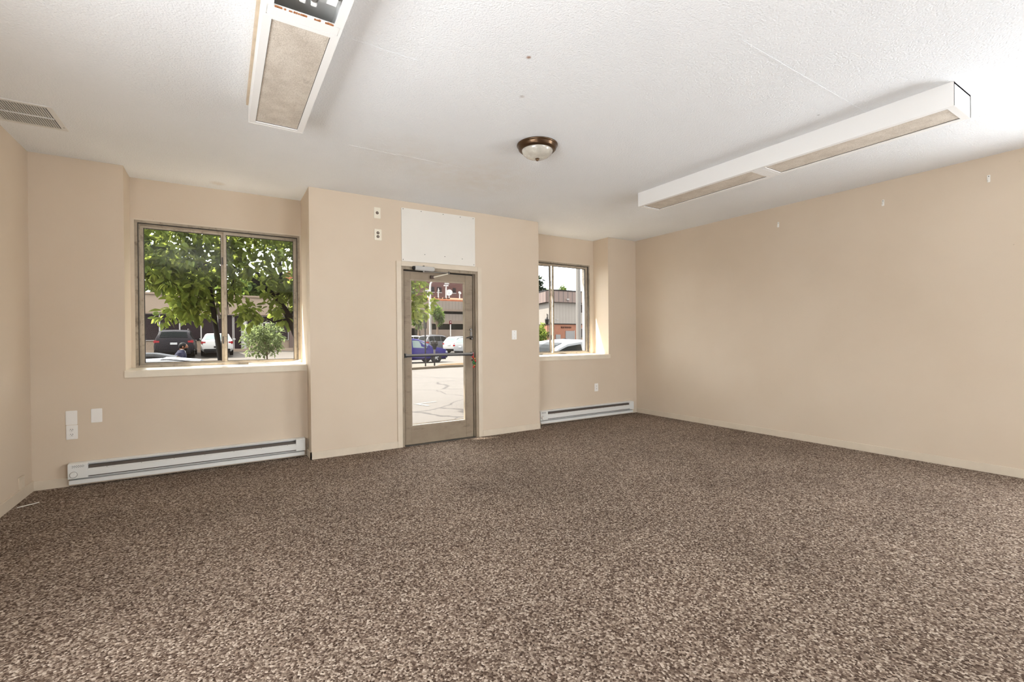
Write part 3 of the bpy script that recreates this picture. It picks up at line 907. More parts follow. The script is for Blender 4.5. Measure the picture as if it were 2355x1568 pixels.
# ------------------------------------------------------------------ cars
def car(label, loc, yaw, L=4.6, W=1.85, Hh=1.7, kind='suv', body=('silver paint', (150, 150, 152)), glass='cglass', plate_m='lplate', group=None, extras=()):
    r = thing('car', label, 'car', (0, 0, 0), group)
    bm_ = paint(*body)
    hw = W/2
    if kind == 'suv':
        S = [(-.5, .5, .78, .80), (-.492, .36, .98, 1.02), (-.47, .3, 1.02, 1.24), (-.42, .27, 1.04, Hh-.16), (-.36, .25, 1.04, Hh-.03), (-.15, .24, 1.02, Hh), (.03, .24, 1.0, Hh-.03), (.11, .24, .99, Hh-.12), (.24, .24, 1.0, 1.06), (.36, .25, .94, .97), (.45, .28, .82, .85), (.49, .36, .7, .72), (.5, .45, .6, .62)]
        sides = [(-.41, -.27), (-.255, -.07), (-.055, .17)]
        wind, rear = (.115, .232), (-.478, -.415)
    elif kind == 'hatch':
        S = [(-.5, .5, .75, .78), (-.49, .34, .93, .97), (-.46, .28, .97, 1.15), (-.38, .25, .98, Hh-.12), (-.28, .24, .97, Hh-.02), (-.08, .22, .95, Hh), (.05, .22, .94, Hh-.06), (.14, .22, .93, Hh-.22), (.27, .22, .97, 1.03), (.38, .24, .94, .98), (.45, .28, .86, .89), (.485, .36, .74, .77), (.5, .45, .62, .64)]
        sides = [(-.37, -.25), (-.235, -.06), (-.045, .19)]
        wind, rear = (.07, .262), (-.47, -.39)
    else:
        S = [(-.5, .5, .72, .75), (-.492, .36, .88, .92), (-.46, .28, .95, .985), (-.34, .25, .97, 1.01), (-.22, .24, .96, Hh-.1), (-.14, .23, .95, Hh-.02), (-.02, .22, .94, Hh), (.07, .22, .93, Hh-.05), (.13, .22, .93, Hh-.16), (.24, .22, .92, .96), (.36, .24, .86, .89), (.45, .28, .75, .78), (.49, .36, .64, .66), (.5, .45, .56, .58)]
        sides = [(-.235, -.19), (-.18, -.03), (-.015, .165)]
        wind, rear = (.09, .232), (-.335, -.225)
    def st_(t):
        for a, b in zip(S, S[1:]):
            if a[0] <= t <= b[0]:
                k = (t-a[0])/(b[0]-a[0])
                return [p+(q-p)*k for p, q in zip(a, b)]
        return list(S[-1])
    def wf(t):
        e = abs(t)
        return hw*(1 if e < .36 else 1-.9*(e-.36)**1.5 if e < .47 else 1-.9*.11**1.5-(e-.47)*3.2)
    def sec(t):
        _, zb, zbelt, zr = st_(t)
        w0 = wf(t)
        green = max(0, min(1, (zr-zbelt-.05)/.35))
        wr = w0*(.93-.17*green)
        zm = zb+(zbelt-zb)*.5
        return [(0, zb), (w0*.86, zb), (w0*.985, zb+.12 if zb+.12 < zm else zm-.02), (w0*1.0, zm), (w0*.955, zbelt), (wr, max(zbelt+.008, zr-.055*green-.012)), (wr*.86, max(zbelt+.012, zr-.008)), (0, zr+.012)]
    ts = sorted(set([s[0] for s in S]+[-.3, -.22, -.1, .18, .3, .42]))
    b = MB()
    prev = None
    for t in ts:
        q = sec(t)
        full = [(y, z) for y, z in q]+[(-y, z) for y, z in q[-2:0:-1]]
        ring = [b.bm.verts.new((t*L, y, z)) for y, z in full]
        if prev:
            for k in range(len(ring)):
                b.bm.faces.new((prev[k], ring[k], ring[(k+1) % len(ring)], prev[(k+1) % len(ring)]))
        else:
            b.bm.faces.new(ring)
        prev = ring
    b.bm.faces.new(prev[::-1])
    b.build('body', bm_, r, 32)
    gm = X[glass]
    def sidepanel(t0, t1, lo, hi, off, nm, m, parent):
        for sg in (1, -1):
            mb = MB()
            rows = []
            for i in range(7):
                t = t0+(t1-t0)*i/6
                q = sec(t)
                (ya, za), (yb, zb) = q[4], q[5]
                rows.append([mb.bm.verts.new((t*L, sg*(ya+(yb-ya)*k+off), za+(zb-za)*k)) for k in (lo, hi)]+[mb.bm.verts.new((t*L, sg*(ya+(yb-ya)*k-.02), za+(zb-za)*k)) for k in (hi, lo)])
            for A, B in zip(rows, rows[1:]):
                for k in range(4):
                    mb.bm.faces.new((A[k], B[k], B[(k+1) % 4], A[(k+1) % 4]))
            mb.bm.faces.new(rows[0])
            mb.bm.faces.new(rows[-1])
            mb.build(nm, m, parent)
    for t0, t1 in sides:
        sidepanel(t0, t1, .10, .9, .008, 'side_window', gm, r)
    for nm, (t0, t1) in (('windshield', wind), ('rear_window', rear)):
        mb = MB()
        rows = []
        for i in range(6):
            t = t0+(t1-t0)*i/5
            q = sec(t)
            yy = q[6][0]*.97
            rows.append([mb.bm.verts.new((t*L, yy*k, q[6][1]+(q[7][1]-q[6][1])*(1-abs(k))+.012)) for k in (-1, -.5, 0, .5, 1)])
        low = [[mb.bm.verts.new(v.co-Vector((0, 0, .05))) for v in row] for row in rows]
        for A, B in zip(rows, rows[1:]):
            for k in range(4):
                mb.bm.faces.new((A[k], A[k+1], B[k+1], B[k]))
        edge = [r_[0] for r_ in rows]+rows[-1][1:]+[r_[-1] for r_ in rows[-2::-1]]+rows[0][-2:0:-1]
        edl = [r_[0] for r_ in low]+low[-1][1:]+[r_[-1] for r_ in low[-2::-1]]+low[0][-2:0:-1]
        for k in range(len(edge)):
            mb.bm.faces.new((edge[k], edge[(k+1) % len(edge)], edl[(k+1) % len(edge)], edl[k]))
        bmesh.ops.delete(mb.bm, geom=[v for row in low for v in row if not v.link_faces], context='VERTS')
        mb.build(nm, gm, r)
    rw = .355 if kind == 'suv' else .33
    for fx in (-.305, .30):
        for sg in (1, -1):
            y = sg*(hw-.11)
            wh = MB().lathe([(rw*.62, -.1), (rw*.94, -.1), (rw, -.06), (rw, .06), (rw*.94, .1), (rw*.62, .1)], (fx*L, y, rw), 'y', 28, False).build('wheel', X['tire'], r, True)
            rm = MB().lathe([(0, .0), (rw*.63, 0), (rw*.64, sg*.098), (rw*.57, sg*.098), (rw*.55, sg*.05), (0, sg*.05)], (fx*L, y, rw), 'y', 24)
            for k in range(5):
                a = 2*PI*k/5+.3
                rm.tube([(fx*L, y+sg*.07, rw), (fx*L+math.cos(a)*rw*.58, y+sg*.085, rw+math.sin(a)*rw*.58)], [.05, .036], 6)
            rm.build('rim', X['rim'], wh)
            MB().lathe([(0, -.004), (rw*1.16, -.004), (rw*1.16, .004), (0, .004)], (fx*L, sg*(hw-.012), rw+.01), 'y', 28).build('wheel_arch', X['cblack'], r)
    for sg in (1, -1):
        zt = .93 if kind == 'suv' else .83
        MB().box((-.497*L, sg*hw*.66, zt-.08), (-.43*L, sg*hw*.968, zt+.09), .03).build('tail_light', X['tail'], r, True)
        MB().box((.425*L, sg*hw*.6, .62), (.487*L, sg*hw*.95, .76), .03).build('head_light', X['headl'], r, True)
        MB().box((.15*L, sg*(hw+.0), .98), (.185*L, sg*(hw+.19), 1.12), .03).build('side_mirror', bm_, r, True)
    zb = .30
    MB().box((-.503*L, -hw*.8, zb), (-.46*L, hw*.8, zb+.16), .03).build('rear_bumper', X['cblack'], r)
    MB().box((.46*L, -hw*.75, zb), (.503*L, hw*.75, zb+.14), .03).build('front_bumper', X['cblack'], r)
    MB().box((-.506*L, -.17, .76 if kind != 'sedan' else .5), (-.494*L, .17, .88 if kind != 'sedan' else .62)).build('licence_plate', X[plate_m], r)
    MB().box((-.47*L, -hw*.82, .205), (.47*L, hw*.82, .30)).build('underbody', X['cblack'], r)
    if kind == 'suv':
        for sg in (1, -1):
            MB().tube([(-.34*L, sg*hw*.66, Hh-.01), (-.3*L, sg*hw*.66, Hh+.045), (.02*L, sg*hw*.66, Hh+.035), (.06*L, sg*hw*.66, Hh-.04)], .018, 6).build('roof_rail', X['amber'], r, True)
    if 'sunroof' in extras:  # pale panel colour stands for the sky reflected in the roof
        for nm, m_, x0, x1, y0, dz in (('sunroof_seal', X['cblack'], -.17, .36, .60, 0), ('sunroof_sky_reflection', paint('painted sky reflection', (240, 244, 250)), -.14, .33, .57, .006)):
            mb = MB()
            rows = []
            for i in range(6):
                t = (x0+(x1-x0)*i/5)/L
                q = sec(t)
                rows.append([(t*L, q[6][0]*k, q[6][1]+(q[7][1]-q[6][1])*(1-abs(k))+.008+dz) for k in (-y0*1.6, -y0*.8, 0, y0*.8, y0*1.6)])
            for z in (0, -.02):
                vv = [[mb.bm.verts.new((a_, b_, c_+z)) for a_, b_, c_ in r_] for r_ in rows]
                for A, B in zip(vv, vv[1:]):
                    for k in range(4):
                        mb.bm.faces.new((A[k], A[k+1], B[k+1], B[k]))
            mb.build(nm, m_, r)
    if 'aerial' in extras:
        MB().prism([(-.3*L+1.0, Hh-.02), (-.3*L+1.3, Hh-.03), (-.3*L+1.25, Hh+.03)], 'y', -.03, .03).build('aerial_base', X['cblack'], r)
    r.location = loc
    r.rotation_euler = (0, 0, yaw)
    return r

def on(x, y, dz=0):
    return (x, y, gz(x, y)+dz)
car('dark grey station wagon backed toward us in front of the tan building', on(-2.38, 36.2), PI/2, 4.9, 1.98, 1.66, 'suv', ('charcoal paint', (58, 55, 58)))
car('white sedan parked by the tan building, seen from behind', on(-.22, 36.6), PI/2, 5.0, 1.74, 1.44, 'sedan', ('white paint', (236, 232, 226)), 'cglass2', 'plate')
car('silver car at the curb close outside the large left window', on(-.62, 9.35), 0, 4.6, 1.8, 1.42, 'sedan', ('mid silver paint', (150, 150, 152)), extras=('sunroof',))
car('black sedan in the street beyond the silver car', on(-1.9, 13.6), PI, 4.5, 1.8, 1.47, 'sedan', ('black paint', (24, 23, 24)))
car('silver car parked right outside the right window', on(7.4, 9.45), PI, 4.6, 1.85, 1.5, 'sedan', ('pale silver paint', (168, 170, 173)), extras=('aerial',))
car('blue hatchback crossing the lot behind the parking meter', on(10.55, 29.2), 0, 4.5, 1.8, 1.62, 'hatch', ('violet blue paint', (58, 52, 124)), 'cglass2')
car('grey sport utility wagon parked behind the blue hatchback', on(19.6, 46.2), math.radians(20), 4.6, 1.86, 1.72, 'suv', ('grey paint', (132, 130, 132)))
car('white wagon with red tail lights left of the silver wagon, seen from behind', on(21.2, 43.2), math.radians(24), 4.5, 1.85, 1.66, 'suv', ('pearl white paint', (226, 224, 222)), 'cglass2')
car('silver wagon half hidden by the right edge of the door glass', on(20.6, 39.4), math.radians(24), 4.5, 1.85, 1.66, 'suv', ('silver grey paint', (172, 172, 174)), 'cglass2')
car('white hatchback behind the blue hatchback, left of the grey wagon', on(18.5, 49.6), math.radians(20), 4.3, 1.8, 1.55, 'hatch', ('snow paint', (240, 238, 236)))
car('white car farthest left in the row seen through the door', on(18.2, 53.0), math.radians(20), 4.4, 1.8, 1.5, 'hatch', ('milk paint', (232, 230, 232)))

# ------------------------------------------------------------------ street furniture
def pole(p0, p1, r0, r1=None, seg=10):
    return MB().tube([p0, p1], [r0, r1 or r0], seg)
lp = thing('leaning_post', 'dark leaning signpost outside the left window beside the divider', 'post', (.06, 6.6, -.13))
a, b = at(487, 690, 6.6), at(509, 835, 6.6)
dv = (b-a).normalized()
bot = b+dv*((b.z+.13)/-dv.z)
top = a-dv*.22
pole(bot, top, .042, .027).build('post', X['dpole'], lp, True)
sg = MB().box((-.012, -.02, -.09), (.012, .13, .09))
bmesh.ops.rotate(sg.bm, verts=sg.bm.verts, cent=(0, 0, 0), matrix=Matrix.Rotation(-.14, 3, 'Y'))
bmesh.ops.translate(sg.bm, verts=sg.bm.verts, vec=a-dv*-.13+Vector((.05, 0, 0)))
sg.build('sign_plate', X['sign'], lp)

pm = thing('parking_meter', 'twin headed parking meter at the far curb of the street', 'parking meter', (9.47, 22.75, gv(9.47)))
px, py, pz = 9.47, 22.75, gv(9.47)
pole((px, py, pz), (px, py, pz+.9), .038).build('post', X['dpole'], pm, True)
pole((px, py, pz+.62), (px, py, pz+.86), .05).build('collar', X['amber'], pm, True)
MB().prism([(px-.06, pz+.86), (px+.06, pz+.86), (px+.12, pz+1.06), (px-.12, pz+1.06)], 'y', py-.06, py+.06).build('yoke', X['cblack'], pm)
for s in (-1, 1):
    hd = MB().box((px+s*.095-.085, py-.07, pz+1.04), (px+s*.095+.085, py+.07, pz+1.22), .03)
    hd.lathe([(0, -.07), (.085, -.07), (.085, .07), (0, .07)], (px+s*.095, py, pz+1.22), 'y', 20)
    hd = hd.build('meter_head', X['cblack'], pm, True)
    MB().lathe([(.05, -.076), (.068, -.076), (.068, -.068), (.05, -.068)], (px+s*.095, py, pz+1.225), 'y', 20, False).build('dial_rim', X['amber'], hd, True)
sp = thing('signpost', 'tall dark signpost left of the parking meter, its sign edge on', 'signpost', (7.93, 22.75, gv(7.93)))
px = 8.97; sp.location = (px, 22.75, gv(px)); pz = gv(px)
pole((px, 22.75, pz), (px, 22.75, pz+2.5), .035).build('post', X['dpole'], sp, True)
MB().box((px-.03, 22.6, pz+1.95), (px+.03, 22.9, pz+2.5), .01).build('sign_plate', X['dpole'], sp)
MB().box((px+.04, 22.7, pz+1.98), (px+.07, 22.95, pz+2.2), .005).build('lower_sign', X['ysign'], sp)

def T(u, v, Y): return at(u, v, Y)
sl = thing('street_lamp', 'tall white lamp pole with a curved top in the lot', 'street lamp', on(22.05, 53.5))
pts = [T(990, 772, 53.5), T(989, 720, 53.5), T(989, 662, 53.5), T(990, 652, 53.5), T(994, 647, 53.5), T(1000, 645, 53.5)]
pts[0].z = gz(22.05, 53.5)
MB().tube(pts, [.15, .14, .11, .1, .09, .08], 10).build('pole', X['wpole'], sl, True)
q = pts[-1]
MB().box((q.x, q.y-.15, q.z-.1), (q.x+.9, q.y+.15, q.z+.08), .04).build('lamp_head', X['wpole'], sl)
for u, v0, v1, lab in ((1026, 690, 658, 'white twin arm roof lamp right of the large satellite dish pole'), (984, 690, 669, 'white twin arm roof lamp left of the curved lamp pole')):
    a, b = T(u, v0, 78), T(u, v1, 78)
    o = thing('roof_lamp', lab, 'lamp', a, 'lamps on the garage roof')
    pole(a-Vector((0, 0, .6)), b, .12).build('pole', X['wpole'], o, True)
    MB().box((b.x-.42, b.y-.15, b.z-.02), (b.x+.42, b.y+.15, b.z+.22), .03).build('cross_arm', X['wpole'], o)
rs = T(1036, 742, 54)
o = thing('street_sign', 'dark red sign on a white post in front of the parking garage', 'sign', (rs.x, rs.y, gz(rs.x, rs.y)))
pole((rs.x, rs.y, gz(rs.x, rs.y)), (rs.x, rs.y, rs.z-.2), .07).build('post', X['wpole'], o, True)
MB().box((rs.x-.16, rs.y-.06, rs.z-.2), (rs.x+.16, rs.y+.06, rs.z+.26), .03).build('sign_box', X['rsign'], o)
MB().lathe([(0, -.07), (.07, -.07), (.07, -.06)], (rs.x, rs.y, rs.z+.08), 'y', 14).build('white_dot', X['wsign'], o)

up = T(1331, 775, 20)
o = thing('utility_pole', 'tall grey pole rising past the roof line in the right window', 'pole', on(up.x, 20))
pole((up.x, 20, gz(up.x, 20)), (up.x-.02, 20, 9.0), .15, .12, 16).build('pole', X['pole'], o, True)
MB().lathe([(.24, 0), (.24, .16), (.16, .22)], (up.x, 20, gz(up.x, 20)), 'z', 16).build('base_collar', X['pole'], o, True)

# ------------------------------------------------------------------ buildings
def win(mb_parent, x0, x1, z0, z1, y, m='dglass', fm='mull', fw=.06, panes=1):
    f = MB().ring(x0, x1, z0, z1, fw, y-.07, y).build('window', X[fm], mb_parent)
    MB().box((x0+fw, y-.03, z0+fw), (x1-fw, y-.005, z1-fw)).build('pane', X[m], f)

tb = thing('shop_building', 'long low tan stucco building across the parking lot', 'building', (0, 40, .4))
Y = 40
MB().box((-26, Y, 3.24), (4.86, Y+12, 4.46)).build('fascia', X['stucco'], tb)
MB().box((-26.1, Y-.12, 4.46), (4.93, Y+12, 4.6)).build('coping', X['stucco2'], tb)
MB().box((-26, Y+.12, .0), (4.82, Y+12, 3.24)).build('wall', X['stucco2'], tb)
MB().box((-26, Y-.2, 3.13), (4.82, Y+.12, 3.24)).build('soffit', X['stucco2'], tb)
xw = [-10, -8.2, -6.6, -5.1, -3.6, -2.47, -1.22, -.22, .74]
for a, b in zip(xw, xw[1:]):
    win(tb, a, b, 1.27, 3.13, Y+.10, fw=.04)
win(tb, .78, 1.3, .57, 3.13, Y+.10, fw=.05)
MB().box((1.3, Y-.05, .4), (1.6, Y+.16, 3.16)).build('column', X['mull'], tb)
for a, b in ((1.63, 2.67), (2.68, 3.63), (3.64, 4.47)):
    win(tb, a, b, 1.24, 3.09, Y+.10, fw=.04)
MB().box((2.67, Y-.04, 2.53), (3.15, Y+.0, 2.61)).build('transom', X['mull'], tb)
MB().box((4.52, Y+.02, .3), (6.3, Y+12, 3.24)).build('brick_pier', X['gbrick'], tb)
MB().box((-26, Y-.3, .2), (4.74, Y+.1, .63)).build('kerb_ledge', X['stucco'], tb)
MB().box((4.93, Y+.1, 3.24), (10.5, Y+12, 4.4)).build('rear_fascia', X['stucco2'], tb)

gr = thing('parking_garage', 'grey ribbed concrete parking garage with dark open decks', 'building', (33, 75, 1))
Y = 75
for z0, z1, m, nm, dy in ((1.2, 2.9, 'conc2', 'base_wall', 0), (3.9, 4.5, 'conc2', 'ledge', .5), (4.5, 5.68, 'conc', 'deck_panel', 0), (6.12, 6.5, 'conc2', 'ledge', .5), (6.5, 7.95, 'conc', 'deck_panel', 0)):
    MB().box((30.2, Y-dy+.5, z0), (60, Y+.9, z1)).build(nm, X[m], gr)
for x in (30.4, 39.5, 48):
    MB().box((x-.3, Y+.6, 1.2), (x+.7, Y+1.2, 7.9)).build('column', X['conc2'], gr)
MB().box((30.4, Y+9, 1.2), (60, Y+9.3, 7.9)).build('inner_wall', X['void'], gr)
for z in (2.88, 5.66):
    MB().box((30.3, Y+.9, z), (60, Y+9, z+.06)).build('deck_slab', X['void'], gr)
MB().box((26.9, Y-1, 1.2), (30.2, Y+10, 7.9)).build('stair_tower', X['conc2'], gr)
MB().box((20, Y-4, 1.0), (27.0, Y+6, 4.6)).build('side_wing', X['stucco'], gr)
MB().box((20, Y-4.1, 1.2), (27.1, Y-3.9, 3.0)).build('side_opening', X['void'], gr)
MB().prism([(Y+1.2, 7.9), (Y+1.2, 8.3), (Y+4.2, 8.9), (Y+8, 8.9), (Y+8, 7.9)], 'x', 31.2, 60).build('roof', X['terra'], gr)
for i in range(5):
    MB().box((31.6+i*.75, Y+1.9, 8.5), (32.1+i*.75, Y+2.3, 8.66)).build('roof_window', X['void'], gr)

tw = thing('brick_tower', 'tall dark red brick apartment block behind the parking garage', 'building', (45, 110, 2))
MB().box((38.5, 110, 2), (54.6, 124, 24)).build('wall', X['brick'], tw)
for z0 in (13.2, 16.4, 19.6):
    for a, b in ((44.6, 45.9), (46.6, 47.9), (51.0, 51.9)):
        f = MB().box((a-.1, 109.9, z0-.16), (b+.1, 110.02, z0)).build('window_sill', X['mull'], tw)
        MB().box((a, 109.95, z0), (b, 110.03, z0+1.3)).build('pane', X['dglass'], f)
MB().box((48.7, 109.9, 15.3), (50, 110.05, 15.9)).build('air_conditioner', X['mull'], tw)
wb = thing('white_building', 'narrow pale building edge right of the brick apartment block', 'building', (56, 112, 2))
MB().box((54.7, 112, 2), (62, 126, 22)).build('wall', X['wpole'], wb)
MB().box((54.6, 111.8, 21.8), (62.1, 126, 22.3)).build('cornice', X['mull'], wb)

def dish(u, v, Y, R, nrm, lab):
    p = T(u, v, Y)+Vector((0, 0, .12))
    o = thing('satellite_dish', lab, 'satellite dish', (p.x, p.y, 8.68), 'satellite dishes on the garage roof')
    m = MB().lathe([(0, 0), (R*.5, R*.06), (R, R*.24), (R*1.02, R*.24), (R*.5, R*.02), (0, -R*.05)], (0, 0, 0), 'z', 28)
    q = Vector((0, 0, 1)).rotation_difference(Vector(nrm).normalized())
    bmesh.ops.rotate(m.bm, verts=m.bm.verts, cent=(0, 0, 0), matrix=q.to_matrix())
    bmesh.ops.translate(m.bm, verts=m.bm.verts, vec=p)
    m.build('reflector', X['dish'], o, True)
    pole((p.x, p.y, 8.68), p, .1).build('mast', X['wpole'], o, True)
    e = p+Vector(nrm).normalized()*R*.8
    pole(p-Vector((0, 0, R*.7)), e, .03).build('feed_arm', X['wpole'], o)
dish(1033, 675, 78, .62, (-.5, -.8, .38), 'large white satellite dish on the garage roof')
dish(1057, 675, 78, .30, (.1, -.9, .4), 'small white satellite dish at the right end of the garage roof')
dish(1008, 669, 78, .40, (.92, -.3, .2), 'narrow satellite dish seen edge on left of the large one')

wh = thing('warehouse', 'two storey warehouse with beige siding over an orange brick base', 'building', (30, 40, 0))
cor, rgt, lft = Vector((30, 40)), Vector((62, 40.3)), Vector((32.6, 50))
def face(a, b, z0, z1, off, name, m, parent=wh, t0=0, t1=1):
    d_ = (b-a)
    nrm = Vector((d_.y, -d_.x)).normalized()
    if nrm.dot(Vector((0, 0))-a) < 0:
        nrm = -nrm
    p, q = a+d_*t0, a+d_*t1
    mb = MB()
    pr = [(p+nrm*off), (q+nrm*off), (q-nrm*.15), (p-nrm*.15)]
    A = [mb.bm.verts.new((v.x, v.y, z0)) for v in pr]
    B = [mb.bm.verts.new((v.x, v.y, z1)) for v in pr]
    mb.bm.faces.new(A)
    mb.bm.faces.new(B)
    for i in range(4):
        mb.bm.faces.new((A[i], A[(i+1) % 4], B[(i+1) % 4], B[i]))
    return mb.build(name, X[m], parent)
for a, b in ((cor, rgt), (cor, lft)):
    face(a, b, -.3, 2.75, .0, 'brick_base', 'obrick')
    face(a, b, 2.75, 5.15, .06, 'siding', 'siding')
    face(a, b, 5.1, 6.3, .5, 'fascia', 'fascia')
    face(a, b, 6.3, 6.42, .56, 'coping', 'cblack')
    face(a, b, 2.72, 2.80, .1, 'drip_edge', 'cblack')
MB().prism([(32.6, 50), (30, 40), (62, 40.3), (62, 50)], 'z', 6.2, 6.28).build('roof', X['cblack'], wh)
def tf(u):   # parameter along the right face for an image column
    d0 = at(u, 780, 40)-CAM
    for i in range(400):
        t_ = i/400
        p = cor+(rgt-cor)*t_
        if p.x/p.y > d0.x/d0.y:
            return t_
    return .5
face(cor, rgt, -.2, 2.0, .06, 'garage_door', 'door', wh, tf(1300), tf(1319))
face(cor, rgt, -.2, 1.6, .06, 'service_door', 'door', wh, tf(1277), tf(1288))
face(cor, rgt, -.2, 2.05, .09, 'door_jamb', 'mull', wh, tf(1319.3), tf(1320.3))
f = face(cor, rgt, 3.95, 5.0, .12, 'window', 'mull', wh, tf(1332), tf(1341.5))
face(cor, rgt, 4.05, 4.95, .15, 'pane', 'dglass', f, tf(1332.6), tf(1340.9))
f = face(cor, rgt, 1.2, 2.3, .12, 'window', 'mull', wh, tf(1334), tf(1342.5))
face(cor, rgt, 1.25, 2.25, .15, 'pane', 'dglass', f, tf(1334.6), tf(1342))
for i, (u0, u1) in enumerate(((1289, 1293), (1294, 1297.5), (1298, 1302), (1303, 1306), (1307, 1310.5), (1311, 1312.5))):
    face(cor, rgt, 2.3, 2.48, .04, 'sign_letter', 'letters', wh, tf(u0), tf(u1))
face(cor, rgt, 3.2, 3.28, .1, 'vent_strip', 'mull', wh, tf(1277), tf(1283))
face(cor, rgt, 5.35, 5.5, .62, 'wall_lamp', 'mull', wh, tf(1296), tf(1301))
hb = thing('brick_house', 'orange brick block with a flat roof behind the warehouse', 'building', (70, 70, 0))
MB().box((64.2, 68, 0), (84, 72.5, 9.6)).build('wall', X['terra'], hb)
MB().box((64.0, 67.8, 9.6), (84.2, 72.5, 9.85)).build('coping', X['stucco'], hb)
rh = thing('red_roof_house', 'house with a red roof half hidden by leaves beyond the tan building', 'house', (12, 80, 0))
p = T(668, 640, 84)
MB().box((p.x-3, 84, 0), (p.x+3.5, 92, p.z-.4)).build('wall', X['stucco'], rh)
MB().prism([(p.x-3.6, p.z-.4), (p.x+4.1, p.z-.4), (p.x+.2, p.z+1.3)], 'y', 83.6, 92).build('roof', X['terra'], rh)
win(rh, p.x-1.6, p.x-.5, p.z-2.6, p.z-1.2, 84)
win(rh, p.x+.6, p.x+1.7, p.z-2.6, p.z-1.2, 84)

am = T(1281, 640, 90)
o = thing('aerial_mast', 'thin aerial mast above the warehouse roof', 'mast', (am.x, 90, 0))
pole((am.x, 90, 0), (am.x, 90, am.z+.6), .1, .05, 6).build('mast', X['pole'], o)
for k in range(3):
    MB().tube([(am.x-.4+.08*k, 90, am.z-2+k*1.1), (am.x+.4-.08*k, 90, am.z-2+k*1.1)], .04, 5).build('cross_bar', X['pole'], o)
wl = T(1258, 737, 34)
o = thing('lantern', 'dark lantern on a thin post left of the divider in the right window', 'lamp', (wl.x, 34, gz(wl.x, 34)))
pole((wl.x+.1, 34, gz(wl.x, 34)), (wl.x+.1, 34, wl.z+.55), .035, seg=6).build('post', X['dpole'], o)
MB().tube([(wl.x+.1, 34, wl.z+.5), (wl.x, 34, wl.z+.62), (wl.x, 34, wl.z+.3)], .025, 6).build('bracket', X['dpole'], o)
MB().lathe([(.04, .3), (.2, .1), (.16, -.25), (.06, -.32)], (wl.x, 34, wl.z), 'z', 8).build('lantern_head', X['dpole'], o)

# ------------------------------------------------------------------ trees
def rdir():
    while True:
        v = Vector((rnd(-1, 1), rnd(-1, 1), rnd(-1, 1)))
        if .1 < v.length < 1:
            return v.normalized()
def crown(mb, c, rad, n, L, w, droop=.5):
    for _ in range(n):
        d = rdir()
        k = random.random()**.5
        p = Vector(c)+Vector((d.x*rad[0], d.y*rad[1], d.z*rad[2]))*k
        g_ = (d+Vector((0, 0, -droop))+rdir()*.7).normalized()
        nn = (Vector((0, 0, 1))+rdir()*.8).normalized()
        s_ = rnd(.7, 1.2)
        mb.leaf(p, g_, nn, L*s_, w*s_, rnd(.1, .4))

